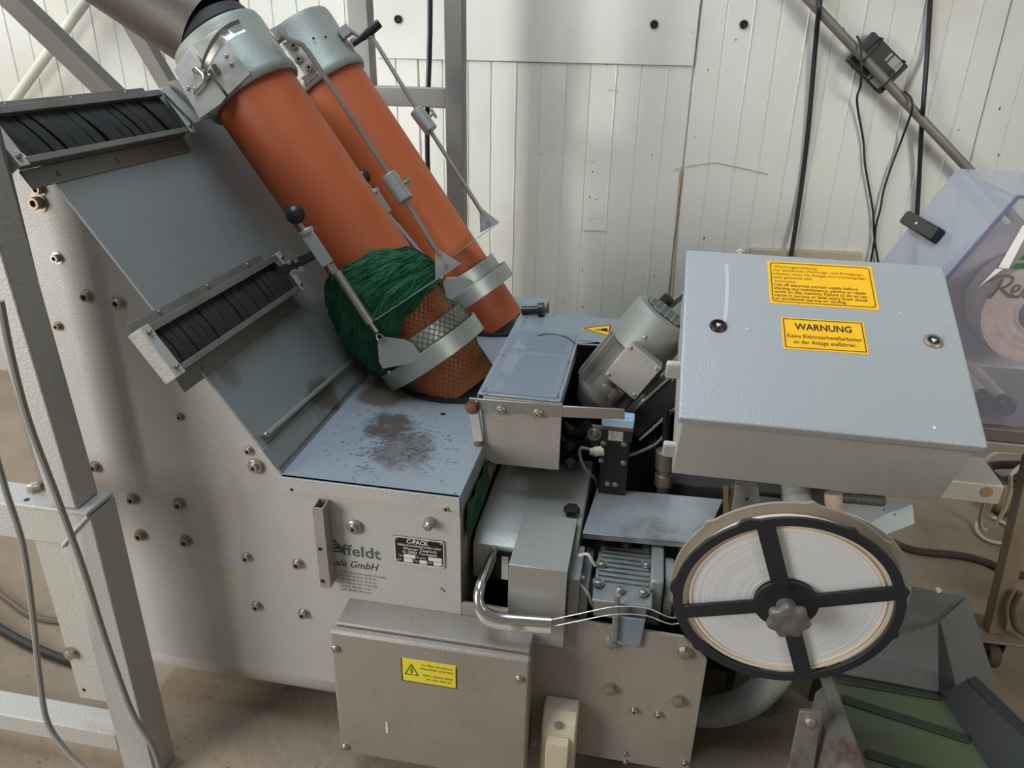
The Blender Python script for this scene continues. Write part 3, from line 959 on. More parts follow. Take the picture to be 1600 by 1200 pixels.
# ================================================================== ORANGE TUBES
AX, TY = math.radians(53.75), math.radians(4.4)
TD = V((-math.cos(AX) * math.cos(TY), math.sin(TY), math.sin(AX) * math.cos(TY)))
RP = 0.102


class Axis:
    def __init__(s, a, tm):
        s.a = V(a)
        vw = (CAM - (s.a + TD * tm)).normalized()
        s.e2 = (vw - TD * vw.dot(TD)).normalized()      # towards the front
        s.e1 = s.e2.cross(TD).normalized()
        if s.e1.dot(RT) < 0:
            s.e1 = -s.e1

    def p(s, t, r, ph):
        return s.a + TD * t + s.e1 * (r * math.cos(ph)) + s.e2 * (r * math.sin(ph))

    def w(s, px, py, off):
        return W(px, py, pl=(s.a + s.e2 * off, s.e2))


TA, TBX = Axis((-0.446, 1.693, ZT), 0.4), Axis((-0.450, 2.143, ZT), 0.4)


def band(A, r0, r1, t0, t1, seg=48):
    mb = MB()
    mb.lathe(A.a, TD, [(r0, t0), (r1, t0), (r1, t1), (r0, t1)], seg, loop=False, cap=False)
    bm = mb.bm
    # close the inner wall
    bm.verts.ensure_lookup_table()
    n = seg
    vs = list(bm.verts)
    for j in range(n):
        bm.faces.new((vs[3 * n + j], vs[3 * n + (j + 1) % n], vs[(j + 1) % n], vs[j]))
    return mb


def plate_px(A, pts, off, th, mb=None):
    mb = mb or MB()
    return mb.prism([A.w(x, y, off) for x, y in pts], A.e2 * th)


def orange_tube(A, label, tbot, tcol0, tcol1):
    t = thing('orange_tube', label, 'tube', A.a + TD * tbot)
    mb = MB()
    prof = [(RP - 0.006, tbot + 0.0), (RP, tbot + 0.0), (RP, tcol0 + 0.08), (RP - 0.006, tcol0 + 0.08)]
    b_ = band(A, RP - 0.006, RP, tbot, tcol0 + 0.1, 56)
    b_.build('pipe', orange, t)
    c_ = MB()
    pf = [(RP - 0.004, tcol0 + 0.002), (RP + 0.010, tcol0), (RP + 0.014, tcol0 + 0.006), (RP + 0.014, tcol0 + 0.022), (RP + 0.010, tcol0 + 0.03), (RP + 0.010, tcol1 - 0.012), (RP + 0.007, tcol1), (RP - 0.004, tcol1), (RP - 0.004, tcol0 + 0.002)]
    c_.lathe(A.a, TD, pf, 56, cap=False)
    col = c_.build('collar', alu, t)
    return t, col


tA, colA = orange_tube(TA, 'front orange plastic tube in a cast collar with steel latch, dressed with green net', -0.02, 0.815, 0.965)
tB, colB = orange_tube(TBX, 'rear orange plastic tube in a cast collar, standing bare behind the netted tube', -0.02, 0.815, 0.99)
# black rims where the tubes pass the table
for A, nm in ((TA, tA), (TBX, tB)):
    rm = MB()
    c = A.a
    seg = 40
    k = 1.0 / math.sin(AX)
    for r0, r1, z0, z1 in ((RP + 0.001, RP + 0.016, 0.001, 0.008),):
        rs = []
        for r, z in ((r0, z0), (r1, z0), (r1, z1), (r0, z1)):
            rs.append([c + V((r * k * math.cos(2 * math.pi * j / seg), r * math.sin(2 * math.pi * j / seg), z)) for j in range(seg)])
        rm.rings(rs, closed=True)
    rm.build('table_rim', rubber, nm)

# latch on the front collar
p1_ = plate_px(TA, [(272, 110), (297, 76), (354, 152), (346, 163), (312, 187)], 0.114, 0.004).build('clamp_plate', latch_m, tA, bevel=0.001)
plate_px(TA, [(300, 71), (339, 48), (392, 116), (357, 149)], 0.114, 0.004).build('clamp_plate', latch_m, tA, bevel=0.001)
lv = MB()
lp = smoothpath([TA.w(320, 112, 0.13), TA.w(325, 96, 0.15), TA.w(341, 68, 0.165), TA.w(360, 50, 0.16), TA.w(379, 41, 0.155)], 5)
ldn = len(lp) - 1
rs = []
for i_, q in enumerate(lp):
    dd0 = (lp[min(i_ + 1, ldn)] - lp[max(i_ - 1, 0)]).normalized()
    sd0 = dd0.cross(TA.e2).normalized()
    wv = 0.008 + 0.006 * min(1, i_ / ldn * 1.6)
    rs.append([q - sd0 * wv + TA.e2 * .006, q - sd0 * wv * .5 + TA.e2 * .001, q + sd0 * wv * .5 + TA.e2 * .001, q + sd0 * wv + TA.e2 * .006, q + sd0 * wv * .6 - TA.e2 * .003, q - sd0 * wv * .6 - TA.e2 * .003])
lv.rings(rs)
lv.build('latch_lever', steel, tA)
hk = MB()
hk.tube([TA.w(x, y, 0.124) for x, y in ((304, 116), (301, 109), (307, 105), (318, 116), (319, 130), (312, 137), (303, 148))], 0.003, 8)
hk.tube([TA.w(x, y, 0.126) for x, y in ((318, 112), (324, 110), (329, 117))], 0.005, 8)
hk.build('latch_hook', chrome, tA)
hb = MB()
for x, y in ((320, 100), (327, 112), (335, 104), (340, 110), (322, 121)):
    hb.cyl(TA.w(x, y, 0.118), TA.w(x, y, 0.132), 0.0055, 10)
hb.build('latch_hinge', bolt_d, tA)
for x, y in ((294, 138), (304, 140), (353, 88), (362, 101)):
    put(PAN, 'screw', tA, TA.w(x, y, 0.118), TA.e2, 0.8)
# bolted hinge strips on the right of both collars
plate_px(TA, [(441, 69), (462, 61), (497, 110), (478, 119)], 0.06, 0.005).build('hinge_strip', latch_m, tA, bevel=0.001)
for x, y in ((459, 73), (467, 94), (483, 107)):
    cap(tA, TA.w(x, y, 0.065), TA.e2, 0.9)
    put(SOCK, 'socket', tA, TA.w(x, y, 0.065), TA.e2, 0.9)
plate_px(TA, [(422, 52), (440, 40), (452, 58), (436, 70)], 0.06, 0.022).build('hinge_block', steel, tA, bevel=0.002)
plate_px(TA, [(470, 124), (492, 110), (499, 118), (478, 137)], 0.05, 0.012).build('hinge_pin', chrome, tA, bevel=0.002)
plate_px(TBX, [(528, 50), (542, 38), (551, 54), (538, 65)], 0.05, 0.022).build('hinge_block', steel, tB, bevel=0.002)
l2 = MB()
l2.tube([TBX.w(x, y, 0.05) for x, y in ((552, 70), (575, 52), (588, 40), (593, 36))], [0.005, 0.012, 0.013, 0.012], 10)
l2.build('latch_lever', blackm, tB)
plate_px(TBX, [(546, 64), (556, 58), (563, 68), (553, 75)], 0.02, 0.01).build('hinge_strip', latch_m, tB, bevel=0.001)
for x, y in ((490, 60), (509, 58)):
    put(HOLE, 'hole', colB, TBX.w(x, y, RP + 0.0125), TBX.e2, 0.9)

# ================================================================== STEEL CHUTE feeding the front tube
c0 = TA.a + TD * 0.985
c1 = V(W(200, -33, y=1.785))
cd_ = (c1 - (TA.a + TD * 0.97)).normalized()
cs = MB()
ce = c0 + cd_ * 0.9
e1_ = cd_.orthogonal().normalized()
e2_ = cd_.cross(e1_)
R_ = 0.101
rs = []
seg = 44
for t_, r_ in ((0.012, R_ - 0.004), (0.0, R_), (0.9, R_ * 1.02)):
    rs.append([c0 + cd_ * t_ + (e1_ * math.cos(2 * math.pi * k / seg) + e2_ * math.sin(2 * math.pi * k / seg)) * r_ for k in range(seg)])
cs.rings(rs, cap=False)
cht = thing('steel_chute', 'brown grey steel chute pipe feeding down into the front collar', 'chute', c0)
cs.build('chute_pipe', chute_m, cht)
cr = MB()
cr.lathe(c0 + TD * -0.016, TD, [(RP - 0.005, 0), (RP - 0.003, 0.004), (RP - 0.012, 0.03), (RP - 0.03, 0.03)], 44)
cr.build('gap_shade_ring', rubber, cht)  # black ring drawn as the dark gap between chute and collar

# ================================================================== BRAKE RINGS
def brake_ring(A, label, t_out, px):
    t = thing('brake_ring', label, 'ring', A.p(t_out, 0.14, math.pi / 2))
    band(A, 0.136, 0.140, t_out, t_out + 0.045).build('outer_band', galv, t, bevel=0.0008)
    band(A, 0.118, 0.1215, t_out + 0.035, t_out + 0.085).build('inner_band', galv, t, bevel=0.0008)
    sp_ = MB()
    for ph in (0.3, 2.2, 3.6, 5.2):
        sp_.cyl(A.p(t_out + 0.04, 0.119, ph), A.p(t_out + 0.04, 0.138, ph), 0.004, 8)
    sp_.build('spacer', bolt_m, t)
    pl1 = plate_px(A, px['plate'], 0.128, 0.003).build('lever_plate', galv, t, bevel=0.0008)
    for x, y in px['rivets']:
        put(PAN, 'screw', t, A.w(x, y, px.get('roff', 0.131)), A.e2, 0.7)
    pl2 = plate_px(A, px['bracket'], 0.085, 0.003).build('bracket', galv, t, bevel=0.0008)
    for x, y in px['bscrew']:
        cap(t, A.w(x, y, 0.088), A.e2, 0.5)
    (xa, ya), (xb, yb) = px['edge']
    a_, b_ = A.w(xa, ya, px.get('eo', 0.15)), A.w(xb, yb, px.get('eo', 0.15))
    MB().bar(a_ - A.e2 * 0.02, b_ - A.e2 * 0.02, 0.06, 0.002, TD).build('cross_bar', galv, t)
    rd = px['rod']
    rb_ = MB()
    pts = [A.w(x, y, o) for x, y, o in rd]
    rb_.tube(pts, 0.0062, 8)
    rb_.build('hanger_rod', steel, t)
    (xs, ys, os_), (xe, ye, oe) = px['sleeve']
    s0_, s1_ = A.w(xs, ys, os_), A.w(xe, ye, oe)
    sm_ = MB()
    sm_.lathe(s0_, s1_ - s0_, [(0.019, 0), (0.0205, 0.002), (0.0205, (s1_ - s0_).length - 0.002), (0.019, (s1_ - s0_).length)], 20)
    sl_ = sm_.build('sliding_weight', galv, t)
    md_ = (s0_ + s1_) / 2
    wg = MB()
    wg.cyl(md_ + A.e1 * 0.018, md_ + A.e1 * 0.034, 0.004, 8)
    wg.obox(md_ + A.e1 * 0.034, TD, A.e1, A.e2, 0.014, 0.004, 0.002)
    wg.build('wing_screw', bolt_d, sl_)
    return t


brA = brake_ring(TA, 'galvanised brake ring around the netted front tube, hung on a long rod', 0.075,
                 dict(plate=[(590, 532), (600, 526), (632, 530), (645, 536), (659, 556), (652, 566), (598, 576), (592, 565)], rivets=[(655, 556), (608, 582)],
                      bracket=[(680, 391), (687, 391), (719, 411), (680, 437)], bscrew=[(686, 397), (697, 415)], edge=[(719, 412), (586, 500)],
                      rod=[(436, 47, 0.09), (452, 62, 0.09), (472, 70, 0.085), (482, 82, 0.08), (608, 272, 0.06), (684, 395, 0.085)], sleeve=[(606, 274, 0.06), (634, 314, 0.066)]))
brB = brake_ring(TBX, 'galvanised brake ring around the bare rear tube, hung on a long rod', 0.085,
                 dict(plate=[(692, 442), (698, 434), (722, 432), (738, 438), (748, 455), (730, 468), (700, 476)], rivets=[(744, 457)],
                      bracket=[(749, 326), (756, 328), (780, 347), (750, 364)], bscrew=[(754, 333), (763, 347)], edge=[(779, 348), (700, 405)], eo=0.13,
                      rod=[(545, 46, 0.05), (562, 57, 0.05), (580, 58, 0.05), (588, 68, 0.05), (652, 172, 0.06), (752, 330, 0.085)], sleeve=[(650, 172, 0.06), (674, 204, 0.066)]))

# ================================================================== GREEN NET on the front tube
nt = thing('green_net', 'green tubular net bunched on the front orange tube and stretched over its lower end', 'net', TA.p(-0.02, RP, math.pi / 2))


def mixp(ph, vals):
    """periodic interpolation of (degrees, value) keys"""
    d = math.degrees(ph) % 360
    ks = vals + [(vals[0][0] + 360, vals[0][1])]
    for (a, x), (b, y) in zip(ks[:-1], ks[1:]):
        if a <= d <= b:
            u = (d - a) / (b - a)
            u = u * u * (3 - 2 * u)
            return x + (y - x) * u
    return vals[0][1]


TUP = [(0, 0.30), (45, 0.345), (90, 0.375), (135, 0.385), (180, 0.375), (270, 0.35)]
TLO = [(0, 0.235), (45, 0.225), (90, 0.205), (125, 0.165), (160, 0.09), (200, 0.06), (270, 0.1)]
BUL = [(0, 0.020), (60, 0.026), (90, 0.034), (135, 0.044), (180, 0.060), (230, 0.058), (300, 0.03)]


def net_r(ph, u):
    """radius of the bundle; u = 0 at its lower hem, 1 at its upper hem"""
    b_ = mixp(ph, BUL)
    body = (max(0.0, math.sin(math.pi * (0.06 + 0.9 * u)))) ** 0.6
    t_ = TA.p(0, 1, ph)
    wr = noise.noise(V((math.cos(ph) * 2.2 + u * 1.4, math.sin(ph) * 2.2, u * 9.0 + 0.8 * ph)))
    wr2 = noise.noise(V((math.cos(ph) * 5, math.sin(ph) * 5 + 3, u * 26 + 2.0 * ph)))
    return RP + 0.003 + b_ * body * (1 + 0.22 * wr + 0.12 * wr2) + 0.0015


nb = MB()
NPH, NU = 120, 40
rs = []
for i in range(NU + 1):
    u = i / NU
    r_row = []
    for j in range(NPH):
        ph = 2 * math.pi * j / NPH
        lo_t, up_t = mixp(ph, TLO), mixp(ph, TUP)
        lo_t += 0.008 * noise.noise(V((math.cos(ph) * 4, math.sin(ph) * 4, 1.7)))
        up_t += 0.006 * noise.noise(V((math.cos(ph) * 4, math.sin(ph) * 4, 7.7)))
        r_row.append(TA.p(lo_t + (up_t - lo_t) * u, net_r(ph, u), ph))
    rs.append(r_row)
nb.rings(rs, cap=False)
nb.build('bunched_net', net_dark, nt, smooth=180)
st_ = MB()
for k in range(330):
    u0, ph0 = random.random(), random.uniform(0, 2 * math.pi)
    ln = random.uniform(0.5, 1.5)
    dr_ = random.uniform(-0.22, 0.16)
    pts = []
    for i in range(16):
        f = i / 15
        ph = ph0 + ln * f
        u = min(0.985, max(0.015, u0 + dr_ * f + 0.02 * math.sin(9 * f + k)))
        lo_t, up_t = mixp(ph, TLO), mixp(ph, TUP)
        pts.append(TA.p(lo_t + (up_t - lo_t) * u, net_r(ph, u) + random.uniform(0.0002, 0.0016), ph))
    st_.tube(pts, random.uniform(0.0006, 0.0012), 4, cap=False)
st_.build('net_strand', net_m, nt, kind='stuff')


def net_t(t_):
    """radius of the stretched net along the tube, riding over the inner brake ring"""
    if t_ > 0.185:
        return RP + 0.0018
    if t_ > 0.16:
        return RP + 0.0018 + (0.185 - t_) / 0.025 * 0.0205
    if t_ > 0.112:
        return 0.1235
    if t_ > 0.05:
        return 0.1235 - (0.112 - t_) / 0.062 * 0.0185
    return RP + 0.0028


sn = MB()
NS = 46
for sgn in (1, -1):
    for k in range(NS):
        pts = []
        for i in range(34):
            t_ = 0.262 - 0.28 * i / 33
            pts.append(TA.p(t_, net_t(t_) + (0.0004 if sgn > 0 else 0), 2 * math.pi * k / NS + sgn * (0.262 - t_) * 7.6))
        sn.tube(pts, 0.00085, 4, cap=False)
sn.build('stretched_net', net_thin, nt, kind='stuff')
# net running on down in the gap at the right of the table
tl = MB()
tl_rows = []
for i in range(16):
    f = i / 15
    row = []
    for j in range(9):
        g_ = j / 8
        row.append(V((XB + 0.003 + 0.0018 * (1 + math.sin(17 * f + 9 * g_)), 1.225 + 0.20 * f, 0.572 + 0.08 * g_ + 0.004 * math.sin(17 * f))))
    tl_rows.append(row + [p + V((0.002, 0, 0)) for p in row[::-1]])
tl.rings(tl_rows)
tl.build('net_tail', net_dark, nt, smooth=60)

# ================================================================== SPRING PLUNGER holding the ring
O_ = 0.135
bc = TA.w(461, 335, O_)
spg = thing('spring_plunger', 'spring plunger with black ball knob clamped to the lower brush rail beside the net', 'plunger', TA.w(505, 425, O_))
MB().ball(bc, 0.0215).build('ball_knob', black, spg)
q0, q1 = TA.w(468, 350, O_), TA.w(478, 362, O_)
MB().cyl(q0, q1, 0.006, 12).build('spindle', steel, spg)
q2 = TA.w(513, 414, O_)
dd = (q2 - q1).normalized()
mb = MB()
mb.obox((q1 + q2) / 2, dd, dd.cross(TA.e2), TA.e2, (q2 - q1).length / 2, 0.0145, 0.0135)
mb.cyl(q1 - dd * 0.004, q1 + dd * 0.008, 0.019, 16)
mb.build('barrel', galv, spg, bevel=0.002)
MB().cyl(q2 - dd * 0.005, TA.w(519, 424, O_), 0.008, 12).build('plunger_tip', steel, spg)
r0_, r1_ = TA.w(526, 425, O_), TA.w(579, 505, O_)
mb = MB()
mb.cyl(r0_, r1_, 0.0105, 14)
mb.build('spring_tube', steel, spg)
mb = MB()
mb.cyl(r1_, TA.w(589, 519, O_), 0.0055, 10)
mb.build('pull_rod', steel, spg)
mb = MB()
mb.obox(TA.w(521, 420, O_), dd, dd.cross(TA.e2), TA.e2, 0.012, 0.008, 0.006)
mb.build('clevis', steel, spg)
mb = MB()
ring_c = TA.w(594, 528, O_)
mb.tube([ring_c + (dd * math.cos(u) * 1.5 + dd.cross(TA.e2) * math.sin(u)) * 0.007 for u in [i * math.pi / 7 for i in range(14)]], 0.0022, 8, closed=True)
mb.build('eye_hook', chrome, spg)
# clamp block between plunger and brush rail
e0, e1p = TA.w(447, 416, O_), TA.w(497, 398, O_)
mb = MB()
mb.bar(TA.w(440, 424, O_ - 0.01), TA.w(492, 396, O_ - 0.004), 0.030, 0.020, dd)
mb.build('clamp_block', blackm, spg, bevel=0.002)
for x, y in ((452, 411), (459, 424), (463, 408), (470, 421)):
    cap(spg, TA.w(x, y, O_ + 0.005), TA.e2, 0.6)

# its twin for the rear tube, mostly hidden between the two tubes
O2 = 0.125
sp2 = thing('spring_plunger', 'spring plunger with dark ball half hidden between the two orange tubes', 'plunger', TBX.w(600, 330, O2))
MB().ball(TBX.w(567, 277, O2), 0.021).build('ball_knob', black, sp2)
MB().cyl(TBX.w(572, 285, O2), TBX.w(583, 300, O2), 0.006, 12).build('spindle', steel, sp2)
s_a, s_b = TBX.w(583, 300, O2), TBX.w(606, 334, O2)
d2 = (s_b - s_a).normalized()
mb = MB()
mb.obox((s_a + s_b) / 2, d2, d2.cross(TBX.e2), TBX.e2, (s_b - s_a).length / 2, 0.0145, 0.0135)
mb.cyl(s_a - d2 * 0.004, s_a + d2 * 0.008, 0.019, 16)
mb.build('barrel', galv, sp2, bevel=0.002)
MB().cyl(s_b, TBX.w(622, 357, O2), 0.008, 12).build('plunger_tip', steel, sp2)
MB().cyl(TBX.w(618, 350, O2), TBX.w(690, 436, 0.128), 0.0095, 14).build('spring_tube', steel, sp2)

# ================================================================== CLIPPER: hood, cover, handle, tray, gearbox
mat('pale blue grey cover paint', rgb(156, 156, 150), 0.38, 0.3, 0.08, 200, dirt=rgb(130, 116, 98), dscale=9, damt=0.4)
hd = thing('clipper_hood', 'grey sheet metal hood beside the green net, under the clear guard', 'hood', (-0.3, 1.27, 0.45))
hx0, hx1 = -0.298, -0.082
MB().prism([(hx0, 1.262, 0.46), (hx0, 1.262, 0.543), (hx0, 1.30, 0.562), (hx0, 1.62, 0.562), (hx0, 1.62, 0.46)], (hx1 - hx0, 0, 0)).build('shell', MATS['pale blue grey cover paint'], hd, bevel=0.003)
# black plate put in for the shaded slot behind the handle, with bright lining
MB().box(-0.262, -0.208, 1.2605, 1.262, 0.462, 0.535).build('slot', rubber, hd)
MB().box(-0.236, -0.222, 1.258, 1.2606, 0.466, 0.522).build('slot_lining', white_m, hd)
kb = thing('star_knob', 'black star knob on the hood behind the small blue-topped cover', 'knob', W(893, 806, z=0.565))
kc = W(893, 803, z=0.565)
mb = MB()
mb.rings([[kc + V((0.016 * (1 + 0.1 * math.cos(6 * a_)) * math.cos(a_), 0.016 * (1 + 0.1 * math.cos(6 * a_)) * math.sin(a_), h)) for a_ in [i * math.pi / 18 for i in range(36)]] for h in (0.004, 0.014, 0.017)])
mb.build('grip', black, kb, bevel=0.001)
MB().cyl(kc + V((0, 0, -0.002)), kc + V((0, 0, 0.005)), 0.009).build('stem', bolt_d, kb)

gx0, gx1, gy, gz = -0.205, -0.091, 1.166, 0.579
hc = thing('handle_cover', 'small folded sheet cover with pale blue top and bent chrome handle', 'cover', (-0.15, gy, 0.39))
mb = MB()
mb.prism([(gx0, gy, .392), (gx0, gy, gz), (gx0, 1.345, gz), (gx0, 1.345, gz - 0.015), (gx0, gy + 0.02, gz - 0.015), (gx0, gy + 0.02, .392)], (gx1 - gx0, 0, 0))
mb.box(gx1 - 0.003, gx1, gy, 1.33, 0.47, gz)
mb.build('cover', MATS['pale blue grey cover paint'], hc, bevel=0.002)
mb = MB()
hp = [W(772, 862, y=1.262), W(764, 880, y=1.22), W(751, 915, y=1.155), W(748, 938, y=1.135), W(757, 955, y=1.128), W(780, 965, y=1.128), W(820, 969, y=1.13), W(862, 972, y=1.132)]
mb.tube(smoothpath(hp, 6), 0.0105, 14)
mb.build('handle', chrome, hc)
mb = MB()
hp2 = [p + V((0, 0.002, -0.0205)) for p in hp[3:]]
mb.tube(smoothpath(hp2, 6), 0.0085, 12)
mb.build('handle_tube', mat('scuffed white tube', rgb(208, 204, 194), 0.4, 0.3, dirt=rgb(110, 96, 80), dscale=25, damt=0.7, dlo=0.52, dhi=0.62), hc)
# small cast bracket on the right of the cover
mb = MB()
mb.box(gx1 + 0.0, gx1 + 0.022, 1.19, 1.30, 0.455, 0.545)
mb.build('bracket', gear_m, hc, bevel=0.002)
for z_ in (0.53, 0.5, 0.475):
    cap(hc, (gx1 + 0.022, 1.215, z_), (1, 0, 0), 0.8, True)
mb = MB()
mb.tube(smoothpath([(gx1 + 0.02, 1.2, .53), (gx1 + 0.04, 1.19, .515), (gx1 + 0.045, 1.2, .49), (gx1 + 0.05, 1.21, .47)]), 0.003, 8)
mb.build('cable_tail', cable_g, hc)

tz = 0.55
tp = [W(910, 833, z=tz), W(933, 762, z=tz), W(1130, 780, z=tz), W(1098, 850, z=tz)]
ty = thing('tray_plate', 'scuffed bare sheet steel tray between clipper and wire spool', 'tray', sum(tp, V()) / 4)
mb = MB()
mb.prism(tp, (0, 0, -0.004))
mb.prism([tp[0], tp[3], tp[3] + V((0, 0.003, 0)), tp[0] + V((0, 0.003, 0))], (0, 0, -0.014))
mb.build('sheet', tray_m, ty, bevel=0.001)
for q in ((-0.04, 1.40), (0.13, 1.44)):
    MB().cyl((q[0], q[1], 0.441), (q[0], q[1], tz - 0.004), 0.008, 10).build('leg', steel, ty)

gb = thing('gearbox', 'blue grey ribbed gearbox with bolted cover in front of the tray plate', 'gearbox', (0.02, 1.2, 0.43))
zt_ = 0.5
g0_, g1_, g2_, g3_ = W(930, 937, z=zt_), W(1025, 947, z=zt_), W(1019, 858, z=zt_), W(937, 851, z=zt_)
gxa, gxb, gya, gyb = -0.04, 0.077, 1.187, 1.375
MB().box(gxa, gxb - 0.012, gya + 0.014, gyb, 0.452, zt_ - 0.006).build('casing', gear_m, gb, bevel=0.004)
mb = MB()
mb.box(gxa - 0.003, gxb - 0.004, gya + 0.004, gyb, zt_ - 0.006, zt_ + 0.002)
cov_ = mb.build('cover_plate', gear_m, gb, bevel=0.002)
for i in range(8):
    yy = gya + 0.062 + i * 0.0155
    MB().box(gxa + 0.003, gxb - 0.012, yy, yy + 0.006, zt_ + 0.002, zt_ + 0.007).build('rib', gear_m, cov_, bevel=0.0015)
for px, py in ((943, 856), (978, 852), (1012, 858), (940, 883), (1010, 884), (935, 912), (968, 923), (1005, 927)):
    put(HEX, 'hex_bolt', cov_, W(px, py, z=zt_ + 0.008), (0, 0, 1), 0.62, random.random())
    mb = MB()
    c = W(px, py, z=zt_ + 0.002)
    mb.cyl(c, c + V((0, 0, 0.006)), 0.012, 16)
    mb.build('boss', gear_m, cov_)
rp0, rp1 = W(965, 930, y=1.18), W(962, 1000, y=1.18)
MB().cyl(rp0, rp1, 0.0055, 10).build('oil_level_rod', steel, gb)
MB().prism([(gxa + 0.04, 1.183, .405), (gxb - 0.018, 1.183, .405), (gxb - 0.014, 1.183, .475), (gxa + 0.04, 1.183, .475)], (0, 0.006, 0)).build('side_flange', mat('dusty blue cover paint', rgb(128, 142, 154), 0.45, 0.2, 0.1, 200), gb, bevel=0.002)
MB().box(gxb - 0.01, gxb + 0.016, 1.235, 1.36, .42, .53).build('output_flange', gear_m, gb, bevel=0.004)
mb = MB()
mb.lathe((gxb + 0.016, 1.30, .465), (1, 0, 0), [(0.045, 0), (0.062, 0.004), (0.062, 0.02), (0.052, 0.024)], 28)
mb.build('motor_flange', gear_m, gb, bevel=0.002)
for i in range(5):
    mb = MB()
    mb.lathe((gxb + 0.042 + i * 0.013, 1.30, .465), (1, 0, 0), [(0.05, 0), (0.06, 0.001), (0.06, 0.006), (0.05, 0.007)], 24)
    mb.build('cooling_fin', gear_m, gb)
MB().cyl((gxb + 0.03, 1.30, .465), (gxb + 0.115, 1.30, .465), 0.051, 24).build('motor_body', gear_m, gb)
mb = MB()
mb.box(gxa - 0.03, gxa - 0.012, 1.21, 1.36, 0.43, 0.5)
mb.box(gxa - 0.05, gxa, 1.25, 1.3, 0.44, 0.47)
mb.build('side_lug', gear_m, gb, bevel=0.003)
mb = MB()
mb.tube(smoothpath([W(905, 868, y=1.22), W(918, 866, y=1.215), W(925, 876, y=1.21), W(930, 884, y=1.21)]), 0.003, 8)
mb.build('cable_tail', cable_w, gb)

# dark boxes standing in for the shaded clipper interior under guard and hood
cl = thing('net_clipper', 'shade darkened iron body of the clipping machine, in shade below the guard', 'clipper', (-0.1, 1.6, 0.0))
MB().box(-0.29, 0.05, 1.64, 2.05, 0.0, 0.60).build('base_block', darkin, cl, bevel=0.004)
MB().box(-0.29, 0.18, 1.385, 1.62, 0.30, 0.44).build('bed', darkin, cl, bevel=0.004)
MB().box(-0.285, 0.06, 1.80, 1.94, 0.602, 0.795).build('shade_block', darkin, cl, bevel=0.004)  # added dark volume, keeps the space under the guard arm dark
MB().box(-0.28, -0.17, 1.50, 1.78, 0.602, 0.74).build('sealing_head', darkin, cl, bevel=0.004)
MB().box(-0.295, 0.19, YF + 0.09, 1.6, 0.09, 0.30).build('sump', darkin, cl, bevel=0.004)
random.seed(3)
for i, (px, py, s) in enumerate(((885, 690, .022), (897, 713, .02), (905, 675, .018), (888, 668, .016), (912, 700, .018), (880, 715, .014))):
    c = W(px, py, y=1.56 + 0.02 * (i % 3))
    mb = MB()
    d_ = V((random.uniform(-1, 1), random.uniform(-.4, .4), random.uniform(0.2, 1))).normalized()
    mb.lathe(c - d_ * s, d_, [(s * .5, 0), (s * .8, 0.004), (s * .8, s), (s * .45, s * 1.1), (s * .45, s * 1.9)], 12)
    mb.build('fitting', blackm, cl)
for px, py, r_ in ((1008, 489, .014), (1022, 477, .014), (1042, 467, .017)):
    c = W(px, py, y=1.90)
    mb = MB()
    mb.lathe(c - V((0.02, 0, 0.03)), V((0.55, -0.25, 0.8)), [(r_ * .6, 0), (r_ * .6, 0.02), (r_, 0.022), (r_, 0.045), (r_ * .5, 0.048)], 14)
    mb.build('fitting', blackm, cl)
MB().bar(W(1020, 500, y=1.93), W(1078, 452, y=1.93), 0.012, 0.02, (0, -1, 0)).build('tie_bar', steel, cl)
MB().box(-0.02, 0.06, 1.90, 1.96, 0.602, 0.86).build('rear_post', darkin, cl)
mb = MB()
mb.bar(W(890, 683, y=1.58), W(922, 660, y=1.58), 0.02, 0.006, (0, -1, 0.4))
mb.build('lever_arm', blackm, cl, bevel=0.001)
mb = MB()
mb.bar(W(925, 700, y=1.6), W(930, 664, y=1.6), 0.04, 0.012, (0, -1, 0.2))
mb.build('cast_lug', tan_in, cl, bevel=0.003)
put(HEX, 'hex_bolt', cl, W(929, 678, y=1.59), (0, -0.9, 0.4), 1.0)
MB().prism([W(978, 680, y=1.72), W(1026, 684, y=1.72), W(1026, 770, y=1.72), W(975, 770, y=1.72)], (0, 0.008, 0)).build('back_sheet', tan_in, cl, bevel=0.001)
MB().prism([W(1018, 600, y=1.76), W(1064, 600, y=1.76), W(1064, 790, y=1.76), W(1020, 790, y=1.76)], (0, 0.01, 0)).build('back_sheet', darkin, cl)
kn = MB()
c = W(891, 722, y=1.5)
kn.lathe(c + V((0, 0, -0.012)), (0, -0.3, 1), [(0.012, 0), (0.017, 0.004), (0.017, 0.012), (0.011, 0.018)], 7)
kn.build('grip_knob', black, cl)

# ------------------------------------------------------------------ clear guard
GZ = 0.815
gd = thing('clipper_guard', 'hinged guard with grey frame, clear dusty panels and a hand warning triangle', 'guard', (-0.3, 1.41, 0.65))
G = lambda px, py, dz=0.0: W(px, py, z=GZ + dz)
ya, ym, yb_ = 1.412, 1.742, 1.948
xa, xm, xb2 = -0.322, -0.147, -0.006
fr = MB()
fr.box(xa, xa + 0.022, ya, yb_, GZ - 0.004, GZ)
fr.box(xm - 0.022, xm, ya, ym + 0.02, GZ - 0.004, GZ)
fr.box(xa + 0.022, xm - 0.022, ya, ya + 0.022, GZ - 0.004, GZ)
fr.box(xa + 0.022, xm - 0.022, 1.655, 1.672, GZ - 0.004, GZ)
fr.box(xa + 0.022, xb2, 1.76, yb_, GZ - 0.004, GZ)
fr.prism([(xm, ym, GZ - 0.004), (-0.075, ym + 0.004, GZ - 0.004), (xb2, 1.80, GZ - 0.004), (xb2, 1.762, GZ - 0.004), (xm, 1.762, GZ - 0.004)][:3] + [(xb2, 1.765, GZ - 0.004), (xm, 1.765, GZ - 0.004)], (0, 0, 0.004))
